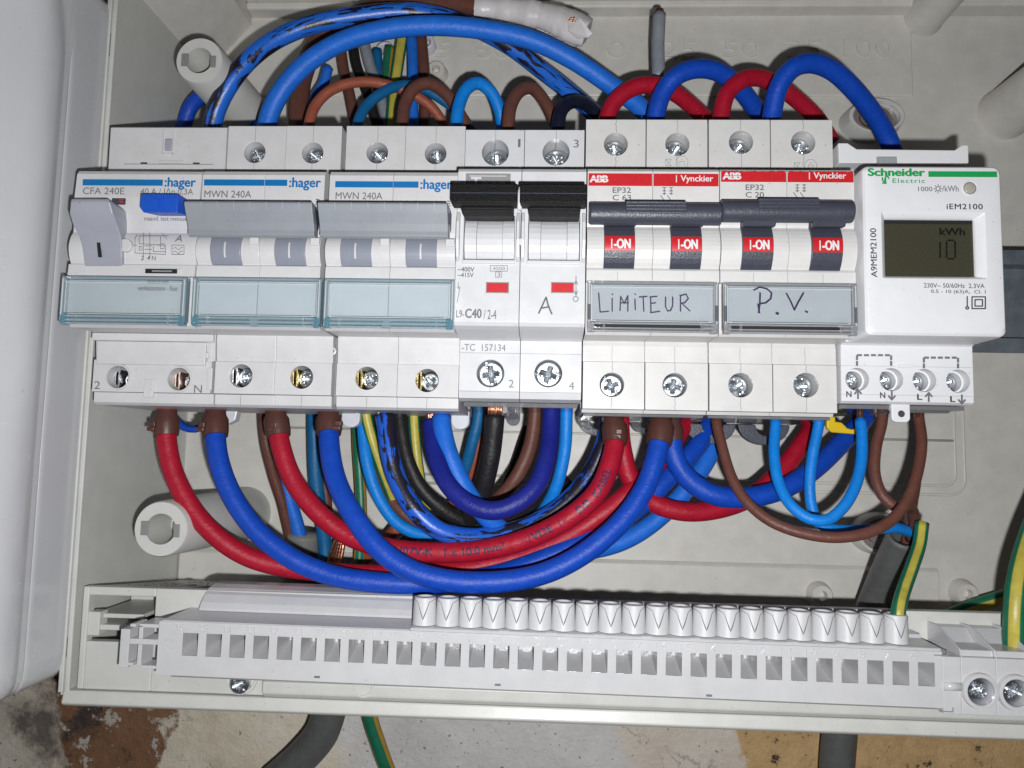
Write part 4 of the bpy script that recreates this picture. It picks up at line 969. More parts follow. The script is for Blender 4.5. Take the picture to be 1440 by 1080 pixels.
strokes([[(842, 412), (844, 439), (856, 438)], [(861, 420), (861, 438)], [(861, 413.5), (861.6, 414.5)], [(872, 437), (873, 417), (878, 427), (883, 416), (883, 438)], [(873, 426), (884, 426)], [(893, 421), (893.5, 436)], [(893, 413.5), (893.6, 414.5)],
   [(899, 418), (910, 417)], [(904.5, 418), (905.5, 438)], [(915, 418), (915.5, 439)], [(914, 418), (924, 417)], [(915, 427), (922, 426)], [(915, 440), (928, 438)], [(936, 418), (936, 432), (939, 437.5), (943, 437), (946, 430), (946, 418)], [(957, 438), (957, 416)], [(956, 416), (965, 414), (968, 420), (963, 426), (957, 427)], [(960, 428), (970, 437.5)]], zi, .30, M['ink'], t1)
strokes([[(1067, 440), (1068.5, 428), (1069, 412)], [(1060, 408), (1068, 404), (1078, 406), (1085, 412), (1084, 420), (1077, 426), (1070, 427)], [(1066, 428), (1068, 440)], [(1092, 440), (1094.5, 440.5), (1094, 442), (1091.5, 441)], [(1106, 413), (1112, 424), (1117, 436)], [(1117, 436), (1122, 426), (1130, 412)], [(1133, 438), (1135, 438.5), (1134.5, 439.5)]], zi, .40, M['ink'], t2)

# ---- energy meter
t = thing('energy_meter', 'white digital energy meter with dark display reading 10 kWh, rightmost device', 'energy meter', (106.4, 0, 0))
X0, X1 = 88.7, 124.3
hs = [P(u, v, 45.5) for u, v in ((1205.5, 533.5), (1253.5, 533.8), (1300, 535), (1347.5, 536))]
mb = MB()
mb.prism(X0, X1, [(-38.0, 3), (-38.6, 44.2), (-38.0, 45.3), (-36.2, 45.4), (-36.2, 33), (-28.2, 33), (-28.2, 45.5), (-22.5, 45.5), (-22, 46.5), (-22, 49), (24, 49), (24, 40), (30.5, 40), (30.5, 3)])
xs = [X0, (hs[0].x+hs[1].x)/2, (hs[1].x+hs[2].x)/2, (hs[2].x+hs[3].x)/2, X1]
for i, h in enumerate(hs): mb.plate(xs[i], xs[i+1], -36.15, -28.25, 33.01, 45.48, h.x, h.y, 3.2)
build('housing', mb, M['sch'], t, .2)
def rrect(x0, x1, y0, y1, r, n=6):
    o = []
    for cx, cy, a in ((x1-r, y1-r, 0), (x0+r, y1-r, 90), (x0+r, y0+r, 180), (x1-r, y0+r, 270)):
        for k in range(n+1): q = math.radians(a+90*k/n); o.append((cx+r*math.cos(q), cy+r*math.sin(q)))
    return o
def loft(rings):
    mb = MB(); n = len(rings[0]); vs = sum(rings, []); fs = [(j*n+i, j*n+(i+1) % n, (j+1)*n+(i+1) % n, (j+1)*n+i) for j in range(len(rings)-1) for i in range(n)]
    return mb, vs, fs, n
fx0, fx1, fy0, fy1 = X0+.25, X1+.1, -22.3, 22.7
lx0, lx1, ly0, ly1 = RC(1240, 298, 1387, 392, 62)      # bezel
dx0, dx1, dy0, dy1 = RC(1246, 309.5, 1370, 387, 60.5)  # display
zf = 62.0
rings = []
def R3(x0, x1, y0, y1, r, z): return [(x, y, z) for x, y in rrect(x0, x1, y0, y1, r)]
rings = [R3(fx0, fx1, fy0, fy1, 1.6, 48), R3(fx0, fx1, fy0, fy1, 1.6, zf-1.6), R3(fx0+.15, fx1-.15, fy0+.2, fy1-.15, 1.7, zf-.7), R3(fx0+.6, fx1-.6, fy0+.8, fy1-.6, 1.9, zf-.15), R3(fx0+1.3, fx1-1.3, fy0+1.6, fy1-1.3, 2, zf),
         R3(lx0, lx1, ly0, ly1, .5, zf), R3(lx0+.3, lx1-.3, ly0+.3, ly1-.3, .4, zf-.25), R3(dx0-.5, dx1+.5, dy0-.5, dy1+.5, .2, zf-1.3), R3(dx0-.2, dx1+.2, dy0-.2, dy1+.2, .2, zf-1.9), R3(dx0-.2, dx1+.2, dy0-.2, dy1+.2, .2, zf-3)]
mb, vs, fs, n = loft(rings); mb.add(vs, fs)
build('front_cover', mb, M['sch'], t, auto=28)
mb = MB(); mb.box(dx0-.3, dx1+.3, dy0-.3, dy1+.3, zf-3.3, zf-2.3); lcd = build('display', mb, M['lcd'], t)
mb = MB(); mb.box(dx0-.15, dx1+.15, dy1-.8, dy1+.15, zf-2.29, zf-2.2); build('display_edge', mb, M['slot'], lcd)
zl = zf-2.28
txt('kWh', (1321, 320.5, 1357, 331), zl, M['lcdseg'], lcd, bold=.03)
def seg(u, v, w, h, on):
    L_ = {'a': [(u+2, v), (u+w-2, v)], 'g': [(u+2, v+h/2), (u+w-2, v+h/2)], 'd': [(u+2, v+h), (u+w-2, v+h)], 'f': [(u, v+2), (u, v+h/2-1)], 'b': [(u+w, v+2), (u+w, v+h/2-1)], 'e': [(u, v+h/2+1), (u, v+h-2)], 'c': [(u+w, v+h/2+1), (u+w, v+h-2)]}
    return [L_[k] for k in on]
sch_lines(lcd, seg(1312, 339, 10, 25, 'bc') + seg(1331, 338, 12, 26, 'abcdef'), zl, .42, 'lcdseg', 'display_digits')
txt('Schneider', (1220, 236.5, 1301, 248), zf, M['green'], t, bold=.05); txt('Electric', (1255, 251, 1301, 257.5), zf, M['green'], t, bold=.01, spacing=1.15)
rect_print((1305.5, 241, 1402, 249), zf, M['green'], t)
sch_lines(t, [[(1243+2*math.cos(a*.5)+1.2*math.sin(a*.5), 252+3.6*math.sin(a*.5)-1*math.cos(a*.5)) for a in range(9)], [(1247+2.8*math.cos(a*.5+2), 252.5+4.5*math.sin(a*.5+2)) for a in range(9)], [(1241, 257.5), (1246, 258)]], zf, .38, 'green', 'logo_emblem')
txt('1000', (1291, 262.5, 1311, 269), zf, M['grey'], t, bold=.01); txt('/kWh', (1325, 261, 1348, 269.5), zf, M['grey'], t, bold=.01)
sch_lines(t, [[(1319+3*math.cos(a*.7), 265.5+3*math.sin(a*.7)) for a in range(10)]] + [[(1319+4*math.cos(a*.785), 265.5+4*math.sin(a*.785)), (1319+6*math.cos(a*.785), 265.5+6*math.sin(a*.785))] for a in range(8)], zf, .2, 'grey')
txt('iEM2100', (1331, 286.5, 1382, 294.5), zf, M['dgrey'], t, bold=.02, spacing=1.1); txt('A9MEM2100', (1224, 321, 1233, 390), zf, M['dgrey'], t, bold=.015, vert=True)
txt('230V~ 50/60Hz  2.3VA', (1299, 398.5, 1384.5, 405), zf, M['dgrey'], t, bold=.008); txt('0.5 - 10 (63)A,  Cl. 1', (1309, 407.5, 1386, 414), zf, M['dgrey'], t, bold=.008)
def sq(u0, v0, u1, v1): return [(u0, v0), (u1, v0), (u1, v1), (u0, v1), (u0, v0)]
sch_lines(t, [sq(1366.8, 417.5, 1385.5, 434), sq(1371, 421.5, 1381.5, 430.5), [(1360, 417), (1360, 431)]] + [[(1360+2*math.cos(a*.9), 433+1.8*math.sin(a*.9)) for a in range(8)]], zf, .32, 'dgrey')
c = P(1364, 264.5, zf); mb = MB(); mb.lathe([(2.1, zf-.05), (1.95, zf+.15), (1.7, zf+.12), (1.6, zf-.0)], (c.x, c.y, 0), 'z', 28); fr_ = build('lamp_rim', mb, M['sch'], t, auto=40, fix=False)
mb = MB(); mb.lathe([(1.65, zf+.02), (1.2, zf+.18), (.01, zf+.3)], (c.x, c.y, 0), 'z', 28); build('lamp_lens', mb, M['lens'], fr_, smooth=True, fix=False)
# upper bracket
def px(pts, z): return [(P(u, v, z).x, P(u, v, z).y) for u, v in pts]
mb = MB(); mb.prismz(px([(1179, 201), (1192, 201), (1205, 209.5), (1343, 211), (1353, 204), (1362, 204), (1362.5, 229), (1180, 229)], 46), 40.5, 46); build('top_shield', mb, M['sch'], t, .25)
x0,x1,y0,y1 = RC(1233, 220.5, 1261, 230, 46.4); mb = MB(); mb.box(x0,x1,y0,y1,46,46.6); build('shield_latch', mb, M['clearg'], t, .15)
z = 45.5
dash = []
for (u0, u1, v) in ((1205, 1253, 499.5), (1299, 1347, 503)):
    for k in range(5): a = u0+1+k*(u1-u0-3)/4.6; dash.append([(a, v), (a+5.2, v)])
    for q in (u0, u1):
        for k in range(2): dash.append([(q, v+1+k*8), (q, v+6+k*8)])
sch_lines(t, dash, z, .6, 'grey', 'printed_bracket')
for (u, v, s_, up) in ((1190, 550, 'N', 1), (1237.5, 551.5, 'N', 0), (1289.5, 554, 'L', 1), (1336, 557, 'L', 0)):
    txt(s_, (u, v, u+7.5, v+8.5), z, M['dgrey'], t, bold=.03)
    c_ = u+16.5; v2 = v-1.5
    sch_lines(t, [[(c_, v2), (c_, v2+12)], ([(c_-4.5, v2+5), (c_, v2), (c_+4.5, v2+5)] if up else [(c_-4.5, v2+7), (c_, v2+12), (c_+4.5, v2+7)])], z, .5, 'grey', 'printed_arrow')
for i, h in enumerate(hs):
    screw(t, h.x-.2, h.y+.1, 40.0, 2.45)
    mb = MB(); mb.lathe([(3.15, 39.0), (2.75, 39.0), (2.65, 42.2), (3.15, 42.2)], (h.x, h.y, 0), 'z', 32, cap=False); build('screw_collar', mb, M['sch'], t, auto=35, fix=False)
x0,x1,y0,y1 = RC(1262, 509, 1288, 518, 45.7)
mb = MB(); mb.box(x0,x1,y0,y1,45.45,45.6); mb.box(x0,x1-.6,y0+.2,y0+1.0,45.6,46.1); build('latch_slot', mb, M['sch'], t, .12)
mb = MB(); mb.box(X0+.6, X1-.8, -39.9, -38.8, 4, 42); mb.prism(X1-16, X1-4, [(-40.6, 40), (-40, 14), (-39.9, 14), (-39.9, 41)]); build('terminal_underside', mb, M['clearg'], t, .15)
c = P(1267, 581, 43)
mb = MB(); mb.prismz(rrect(c.x-2.5, c.x+2.5, c.y-2.5, c.y+4.0, 1.3), 41.5, 43); tb = build('seal_tab', mb, M['sch'], t, .2)
mb = MB(); mb.lathe([(.95, 43.25), (.85, 43.3), (.5, 43.0), (.01, 42.9)], (c.x, c.y-.2, 0), 'z', 20); build('seal_hole', mb, M['dgrey'], tb, fix=False)
zc = 12
out = px([(1163, 586), (1163, 602), (1170, 608), (1221, 612), (1221, 603), (1204, 602), (1199, 604), (1192, 602), (1184, 594), (1175, 593), (1175, 586)], zc)
mb = MB(); mb.prismz(out, zc-2, zc); build('rail_clip', mb, M['yellow'], t, .4)

# ================================================================== EARTH TERMINAL STRIP
TR = math.radians(-0.42)
tray = thing('terminal_strip', 'long pale grey terminal strip with square holes along the bottom of the box', 'terminal strip', (0, -109.5, 40), TR)
TM = WM[tray]
def tl(x, y, z): return TM @ Vector((x, y, z))
def tbuild(name, mb, mat, parent=tray, bevel=0, **k):
    mb.v = [TM @ v for v in mb.v]; return build(name, mb, mat, parent, bevel, **k)
inv = TM.inverted()
def tx(u, v, z): return (inv @ P(u, v, z)).x
ZF = 8.0                                              # strip front, in the strip's own frame (z = 48 in the box)
x_first, x_last = tx(267.5, 905, 48), tx(1303, 958, 48)
pitch = (x_last-x_first)/30; hw, hh = 2.15, 3.05
yc = .35
xl, xr = tx(222, 905, 48), x_last+pitch*.62
ytop, ybot = 6.3, -8.1
mb = MB()
mb.box(xl, x_first-pitch/2, ybot, ytop, -14, ZF); mb.box(x_last+pitch/2, xr, ybot, ytop, -14, ZF)
mb.box(x_first-pitch/2, x_last+pitch/2, yc+hh, ytop, -14, ZF); mb.box(x_first-pitch/2, x_last+pitch/2, ybot, yc-hh, -14, ZF)
for i in range(32):
    a = x_first-pitch/2+i*pitch - (pitch/2-hw) + (pitch/2-hw if i == 0 else 0)
    b = x_first-pitch/2+i*pitch + (pitch/2-hw) - (pitch/2-hw if i == 31 else 0)
    mb.box(a, b, yc-hh+.001, yc+hh-.001, -14, ZF-.001)
mb.box(x_first-pitch/2, x_last+pitch/2, yc-hh, yc+hh, -14, -3.0)
tbuild('strip_body', mb, M['tray'])
mb = MB(); mb.prism(-hw+.02, hw-.02, [(-hh+.02, ZF-.4), (-hh+.02, -3), (-hh+2.6, -3)]); guide = mesh_of(mb, 'wire_guide', M['tray'])
mb = MB(); mb.box(-1.1, 1.1, -.9, 2.6, 0, 1.0); mb.box(-.9, .9, -1.3, -.9, 0, .6); contact = mesh_of(mb, 'contact', M['contact'])
for i in range(31):
    x = x_first+i*pitch
    inst('wire_guide', guide, tray, tl(x, yc, 0), TR - TR)
    inst('contact', contact, tray, tl(x, yc, -2.9), 0)
for i in range(31):
    n_ = str(36-i)
    if 36-i < 6: break
    c = tl(x_first+(i-.5)*pitch, 4.75, ZF); wd = 1.5 if len(n_) > 1 else .8
    txt(n_, (c.x-wd, c.x+wd, c.y-1.0, c.y+1.0), c.z, M['tray'], tray, world=True, extrude=.35, h=0, name='moulded_number')
# earth symbol
mb = MB(); c = (x_first-5.3, yc-.4)
mb.lathe([(2.0, ZF), (2.0, ZF+.2), (1.75, ZF+.2), (1.75, ZF)], (c[0], c[1], 0), 'z', 28, cap=False)
mb.box(c[0]-.1, c[0]+.1, c[1]-.1, c[1]+1.4, ZF, ZF+.18)
for k, wd in enumerate((1.3, .85, .4)): mb.box(c[0]-wd, c[0]+wd, c[1]-.2-k*.45, c[1]-.05-k*.45, ZF, ZF+.2)
o = tbuild('moulded_earth_symbol', mb, M['tray'])
# small latches and marks moulded in the face
for u, v in ((446, 952), (700, 963), (997, 979)):
    c = inv @ P(u, v, 48); c.y = max(c.y, ybot+.7); mb = MB(); mb.box(c.x-1.1, c.x+1.1, c.y-.55, c.y+.55, ZF, ZF+.12); m1 = tbuild('face_latch', mb, M['tray'], bevel=.05)
    mb = MB(); mb.box(c.x-.8, c.x+.8, c.y-.28, c.y+.32, ZF+.12, ZF+.14); tbuild('latch_gap', mb, M['grey'], m1)
c = inv @ P(701, 899, 48); mb = MB(); mb.box(c.x-1, c.x+1, c.y-.5, c.y+.5, ZF, ZF+.3); tbuild('face_latch', mb, M['tray'], bevel=.08)
# lower skirt of the strip
mb = MB(); mb.prism(xl+1.5, xr+40, [(ybot, -14), (ybot-2.2, -9), (ybot-2.2, 2), (ybot, 5)]); tbuild('strip_skirt', mb, M['tray'], bevel=.3)
# glossy sloping top with a raised back edge, left of the sockets
XS0 = tx(580, 870, 44)
mb = MB()
mb.prism(xl+.6, XS0, [(ytop+.01, -14), (ytop+.01, ZF-.05), (ytop+.3, ZF-.35), (ytop+.3, -7.0), (ytop+.3, -18), (ytop+.01, -18)])
tbuild('smooth_top', mb, M['tray'], bevel=.25)
mb = MB(); mb.prism(tx(268, 845, 40), XS0, [(ytop+.31, -5.4), (ytop+1.1, -5.6), (ytop+2.6, -6.6), (ytop+4.6, -8.8), (ytop+6.0, -11.5), (ytop+6.7, -15), (ytop+6.75, -20), (ytop+.31, -20)])
tbuild('raised_back', mb, M['tray'], bevel=.4)
mb = MB(); mb.prism(XS0+.05, xr, [(ytop+.01, -14), (ytop+.01, ZF-.1), (ytop+.7, ZF-.6), (ytop+.9, 5.5), (ytop+.9, -3.0), (ytop+1.9, -3.5), (ytop+2.0, -14)])
tbuild('socket_base', mb, M['tray'], bevel=.2)
# round screw sockets with the V shaped flap
mb = MB(); n = 30; R0 = pitch*.5+.02
mb.lathe([(R0*1.02, 0), (R0*1.0, .25), (R0*.93, 7.2), (R0*.88, 7.9), (R0*.70, 8.05), (R0*.62, 7.85), (R0*.58, 7.55), (.01, 7.5)], (0, 0, 0), 'y', n)
for v in mb.v: v.y *= .93
sock = mesh_of(mb, 'screw_socket', M['tray'], True); sock.set_sharp_from_angle(angle=math.radians(40))
mb = MB()
def on(ang, y): r_ = R0*(1.0-.075*y/7.5)+.02; return Vector((r_*math.sin(ang), y, r_*math.cos(ang)))
pts = [on(-1.3, 7.0), on(-.9, 6.7), on(-.62, 6.4)] + [on(-.52+.52*k/6, 6.2-4.5*k/6) for k in range(0, 7)] + [on(.52*k/6, 1.7+4.5*k/6) for k in range(1, 7)] + [on(.62, 6.4), on(.9, 6.7), on(1.3, 7.0)]
M['sockp'] = plastic('socket_grey_plastic', (0.56, 0.56, 0.57), 0.46, grime=0.02, bump=.2); sock.materials[0] = M['sockp']
tube(mb, pts, lambda t: 0.07+.10*min(1, max(0, 1-abs(t-.55)*2.6)), 6); mb.uv = None; groove = mesh_of(mb, 'flap_groove', M['grey'])
sx0, sx1 = tx(596.5, 862, 44), tx(1262, 893, 44)
NS = 21; sp = (sx1-sx0)/(NS-1)
for i in range(NS):
    o = inst('screw_socket', sock, tray, tl(sx0+i*sp, ytop+1.0, 2.9))
    inst('flap_groove', groove, o, tl(sx0+i*sp, ytop+1.0, 2.9))
for k, i in enumerate(range(3, 21, 2)):
    mb = MB(); x = sx0+(i+.5)*sp; mb.box(x-1.4, x+1.4, ytop+.75, ytop+.95, ZF-.65, ZF-.2); tbuild('top_latch', mb, M['tray'], bevel=.06)
# end hook at the left
mb = MB(); hx = xl
mb.box(hx-11.5, hx-8.9, ybot+1.0, ytop-2.9, 0, ZF-1.5)
mb.box(hx-8.9, hx, -.6, .9, 0, ZF-1.5)
mb.box(hx-6.4, hx-5.2, .9, 4.6, 0, ZF-1.5); mb.box(hx-6.4, hx, 4.0, 5.0, -2, ZF-1.5); mb.box(hx-9.0, hx-7.4, 4.0, 4.9, 0, ZF-1.5)
mb.box(hx-6.4, hx-5.2, ybot+1.6, -.6, 0, ZF-1.5); mb.box(hx-5.2, hx, ybot+1.0, ybot+1.9, 0, ZF-1.5); mb.box(hx-9, hx-7.4, ybot+1.6, ybot+2.5, 0, ZF-1.5)
tbuild('end_hook', mb, M['tray'], bevel=.2)
# ---- neighbouring screw block at the right
blk = thing('screw_terminal_block', 'white terminal block with round screw wells, joined to the right end of the strip', 'terminal block', (128, -112, 40), TR)
B0 = xr+.1
s1, s2 = inv @ P(1380, 973, 49), inv @ P(1430, 975.5, 49)
pit = s2.x-s1.x
mb = MB(); mb.box(B0, s1.x-pit/2, ybot-1.5, ytop-1.2, -14, ZF)
for k in range(3): x = s1.x+k*pit; mb.plate(x-pit/2, x+pit/2, ybot-1.5, ytop-1.2, 0, ZF, x, s1.y, 3.5)
tbuild('block_body', mb, M['tray'], blk, .25)
for k in range(3):
    x = s1.x+k*pit; mb = MB(); mb.lathe([(3.5, ZF-.02), (3.45, ZF+1.0), (3.7, ZF+1.3), (4.5, ZF+1.2), (4.75, ZF)], (x, s1.y, 0), 'z', 36, cap=False); tbuild('screw_well', mb, M['tray'], blk, auto=35, fix=False)
    c = tl(x, s1.y, ZF-1.2); screw(blk, c.x+.1, c.y, c.z, 3.15)
    # tapering wire funnel above
    y0_, x0_ = ytop-1.2, x-pit/2+.35
    mb = MB(); vs = [(x0_, y0_, ZF-.5), (x0_+pit-.7, y0_, ZF-.5), (x0_+pit-.7, y0_+2.4, ZF-2.5), (x0_, y0_+2.4, ZF-2.5)]
    mb.prism(x0_-.3, x0_+.1, [(y0_, -10), (y0_, ZF), (y0_+2.0, ZF-.8), (y0_+5.6, -4), (y0_+5.6, -10)]); tbuild('funnel_wall', mb, M['tray'], blk, .2)
    mb = MB(); mb.prism(x0_+.12, x0_+pit-.32, [(y0_, -10), (y0_, ZF-1.2), (y0_+1.6, ZF-1.5), (y0_+1.7, -1.5), (y0_+5.0, -6), (y0_+5.0, -10)]); tbuild('funnel_floor', mb, M['tray'], blk, .2)
for (a_, b_) in ((1308, 921), (1316, 1000)):
    c = inv @ P(a_+16, b_, 48); mb = MB(); mb.box(c.x-2, c.x+1.6, c.y-.25, c.y+.05, ZF+.02, ZF+.1); mb.box(c.x+1.3, c.x+1.6, c.y+.05, c.y+1.0, ZF+.02, ZF+.1); tbuild('moulded_bracket', mb, M['lgrey'], blk)
mb = MB(); mb.lathe([(1.3, s1.x-9.0), (1.1, s1.x-4.4)], (0, s1.y+.8, ZF-.3), 'x', 14); tbuild('hinge_pin', mb, M['tray'], blk, smooth=True, fix=False)

# ================================================================== WIRES
def boot(parent, pts, r, at0=3.0, length=8.5, clip=True, side=-1):
    """brown insulating sleeve of a ferrule, threaded on the start of a wire"""
    acc = 0; sel = []
    for a, b in zip(pts[:-1], pts[1:]):
        acc += (b-a).length
        if at0 <= acc <= at0+length: sel.append(b)
    mb = MB()
    def rad(t): return r*(.99 if t < .06 else 1.03 if t < .24 else 1.03+.25*(t-.24)/.12 if t < .36 else 1.29 if t < .985 else 1.2)
    fr, sl = tube(mb, sel, rad, 24); mb.uv = None
    bt = build('ferrule_sleeve', mb, M['boot'], parent, smooth=False, fix=False, auto=40)
    if clip:
        e = sel[-2]; mb = MB(); x = e.x+side*r*1.05
        mb.box(x-1.2, x+1.2, e.y-.3, e.y+1.0, e.z+r*.2, e.z+r*1.25); mb.box(x-.5, x+1.4, e.y+1.0, e.y+2.6, e.z+r*.3, e.z+r*1.28)
        build('sleeve_clip', mb, M['boot'], bt, .25)
    return bt
GD = 'thick red and blue loops hanging below the breakers'
# --- below the breakers, thick red / blue
o, p = wire([(235,560,22),(235,590,23),(235,620,24),(243,665,25),(266,712,25),(303,752,24),(352,783,22),(410,800,20),(480,806,19),(560,807,19),(640,802,20),(720,785,20),(790,760,21),(850,722,21),(905,672,18),(940,630,14),(966,590,6),(975,560,2)], 3.05, M['redw'], 'red wire hanging furthest left, from the first brown sleeve', GD)
boot(o, p, 3.05, 3.0, 10.0)
o, p = wire([(304,560,22),(304,600,24),(308,645,27),(325,695,29),(358,745,30),(405,783,30),(460,806,29),(530,818,28),(600,822,26),(680,812,24),(760,788,23),(830,757,21),(895,715,18),(945,668,14),(985,620,8),(1000,585,2)], 3.1, M['blue'], 'blue wire in the second brown sleeve from the left', GD)
boot(o, p, 3.1, 2.6, 11.0)
o, p = wire([(387,560,21),(388,590,22),(395,630,24),(412,675,25),(445,718,26),(490,752,26),(550,772,27),(620,778,28),(690,771,29),(755,752,30),(805,725,31),(840,692,31),(858,655,29),(866,615,26),(862,585,24),(861,560,22)], 3.05, M['redw'], 'red wire printed with black letters, ending in the sleeve under the LIMITEUR breaker', GD)
boot(o, p, 3.05, 3.0, 10.2, True, -.2)
q = p[::-1]; boot(o, q, 3.05, 5.0, 10.5, True, .1)
printed = (o, p)
o, p = wire([(461,560,22),(462,590,24),(464,630,28),(473,675,32),(495,722,36),(532,770,39),(580,803,40),(640,819,40),(705,818,39),(770,803,37),(830,772,35),(878,730,33),(908,685,31),(923,640,29),(929,600,26),(929,560,22)], 3.1, M['blue'], 'blue wire of the lowest loop, in front of all the others', GD)
boot(o, p, 3.1, 3.0, 10.4, True, 1); boot(o, p[::-1], 3.1, 6.0, 10.5, False)
neck = MB()
for u in (861, 929):
    a, b = P(u, 570, 22), P(u, 592, 24); nb = MB(); tube(nb, [a, b], 3.2, 20); nb.uv = None
    oo = o if u == 929 else printed[0]; build('sleeve_neck', nb, M['clearg'], oo, smooth=True, fix=False)
# lettering printed along the red wire
def wire_print(o, pts, s, s0, s1, size, r, ang=0.0, mat='ink'):
    vs, fs = slice_mesh(*text_mesh(s)); v0 = list(vs); f0 = list(fs)
    for dx_, dy_ in ((.022, 0), (-.022, 0), (0, .02)):
        fs = fs + [tuple(i+len(vs) for i in f) for f in f0]; vs = vs + [v+Vector((dx_, dy_, 0)) for v in v0]
    a = min(v.x for v in vs); b = max(v.x for v in vs); h = max(v.y for v in vs)
    sl = [0]
    for u, v in zip(pts[:-1], pts[1:]): sl.append(sl[-1]+(v-u).length)
    fr = frames(pts)
    def at(S_):
        k = 0
        while k < len(sl)-2 and sl[k+1] < S_: k += 1
        f = (S_-sl[k])/(sl[k+1]-sl[k]); return pts[k].lerp(pts[k+1], f), fr[k][0].lerp(fr[k+1][0], f).normalized()
    out = []
    for v in vs:
        c, t = at(s0+(v.x-a)/(b-a)*(s1-s0)); view = (CAM-c); view = (view-t*view.dot(t)).normalized(); side = view.cross(t)
        if side.y < 0: side = -side
        th = ((v.y-h*.45)/h*size)/r + ang
        out.append(c+(view*math.cos(th)+side*math.sin(th))*(r+.06))
    mb = MB(); mb.add(out, fs); return build('wire_print', mb, M[mat], o, fix=False)
o, p = printed
def s_at(u, v):
    best = None; acc = 0
    for a, b in zip(p[:-1], p[1:]):
        acc += (b-a).length; d_ = RM.transposed() @ (b-CAM); uu = 720+F_PX*d_.x/-d_.z; vv = 540-F_PX*d_.y/-d_.z
        e = (uu-u)**2+(vv-v)**2
        if best is None or e < best[0]: best = (e, acc)
    return best[1]
for s_, (u0, v0), (u1, v1), sz in (('H07V-K', (560, 773), (609, 779), 2.3), ('1 x 10.0 mm\u00b2', (624, 779), (712, 768), 2.3), ('\u25c1', (734, 760), (744, 757), 2.2), ('VDE', (751, 754), (776, 743), 2.3), ('\u25b7', (783, 740), (793, 735), 2.2), ('RR', (811, 722), (829, 707), 2.3), ('KABEL', (835, 700), (856, 665), 2.3)):
    if s_ in '\u25c1\u25b7':
        a, b = s_at(u0, v0), s_at(u1, v1); mb = MB(); k_ = 1 if s_ == '\u25b7' else -1
        fr = None; m_ = (a+b)/2; acc = 0
        for q0, q1 in zip(p[:-1], p[1:]):
            acc += (q1-q0).length
            if acc >= m_: break
        t = (q1-q0).normalized(); view = CAM-q1; view = (view-t*view.dot(t)).normalized(); side = view.cross(t); side = side if side.y > 0 else -side
        cpt = q1+view*3.08; tri = [cpt-t*k_*1.1+side*1.0, cpt-t*k_*1.1-side*1.0, cpt+t*k_*1.2]
        tube(mb, tri+[tri[0]], .11, 6); mb.uv = None; build('wire_print', mb, M['ink'], o, fix=False)
    else: wire_print(o, p, s_, s_at(u0, v0), s_at(u1, v1), sz, 3.05)
# --- jumpers on the right
o, p = wire([(872,575,20),(872,610,20),(878,645,19),(890,680,18),(915,705,17),(955,718,16),(1005,716,14),(1055,700,11),(1095,668,8),(1125,628,4),(1143,595,-2),(1150,565,-6)], 3.0, M['redw'], 'red jumper wire bowing behind the blue jumper, right of the brown sleeves', 'jumper wires between the red-striped breakers, below')
o, p = wire([(943,570,20),(943,610,21),(950,645,22),(970,675,22),(1005,697,22),(1050,700,20),(1100,686,17),(1150,655,12),(1190,618,6),(1215,588,0),(1230,560,-4)], 3.2, M['blue'], 'blue jumper wire bowing from the middle sleeves to below the energy meter', 'jumper wires between the red-striped breakers, below')
boot(o, p, 3.1, 2.4, 9.5, False)
# --- finer ones in the middle
o, lb = wire([(621,586,23),(622,600,24),(631,640,26),(648,680,26),(672,715,23),(710,748,18),(760,772,15),(815,776,12),(870,763,10),(922,732,8),(965,690,6),(995,645,2),(1008,600,-2),(1012,570,-4)], 2.95, M['blue2'], 'bright mid blue wire with bare copper end, bending away behind the red ones')
strands(o, lb[0], (0,1,-.05), 2.1, 18, 5)
o, nv = wire([(606,594,21),(607,603,22),(613,638,27),(630,680,33),(658,708,36),(693,719,37),(728,708,37),(755,683,35),(770,645,31),(775,610,26),(775,560,22)], 2.75, M['navy'], 'dark navy U-shaped wire below the black-toggle breaker')
strands(o, nv[0], (0,1,-.05), 1.5, 12, 6)
o, bk = wire([(696,584,27),(695,596,27),(692,620,26),(687,650,25),(679,685,22),(668,715,17),(650,745,10)], 3.0, M['blackw'], 'thick black wire with a splayed bare copper end')
strands(o, bk[0], (.05,1,.25), 2.3, 34, 4.5, .26)
o, sb = wire([(541,585,23),(543,598,24),(547,630,26),(558,672,27),(580,712,28),(612,742,27),(655,755,24),(705,752,20),(755,735,17),(800,702,15),(832,662,13),(850,620,12),(856,585,10)], 2.95, [M['scrib2']], 'blue wire scribbled over with black pen, below the breakers')
strands(o, sb[0], (0,1,-.05), 2.2, 18, 5)
o, p = wire([(561,565,16),(563,600,17),(572,645,18),(592,685,18),(622,715,17),(655,735,14),(700,745,8),(760,720,2),(800,680,-6)], 2.3, M['blackw'], 'black wire curving just right of the scribbled blue one')
wire([(580,560,4),(583,600,4),(587,640,4),(592,680,2),(600,720,-4)], 1.9, GY[0], 'green and yellow wire with wide yellow side, behind the black one', 'green-yellow earth wires behind the loops', stripes=.5, twist=.003)
wire([(513,560,10),(517,595,10),(526,630,9),(540,670,6),(556,710,0)], 1.9, GY[0], 'green and yellow wire leaning right behind the scribbled blue one', 'green-yellow earth wires behind the loops', stripes=.5, twist=.002)
wire([(503,560,-20),(504,620,-20),(506,680,-20),(507,735,-20),(505,800,-20)], 2.1, GY[1], 'straight green and orange-yellow wire near the back of the box', 'green-yellow earth wires behind the loops', stripes=.5, twist=.001)
wire([(508,560,6),(511,605,8),(518,655,10),(533,700,10),(558,735,8),(595,752,5),(640,750,0)], 2.0, M['lightb'], 'light blue wire curving left of the scribbled one')
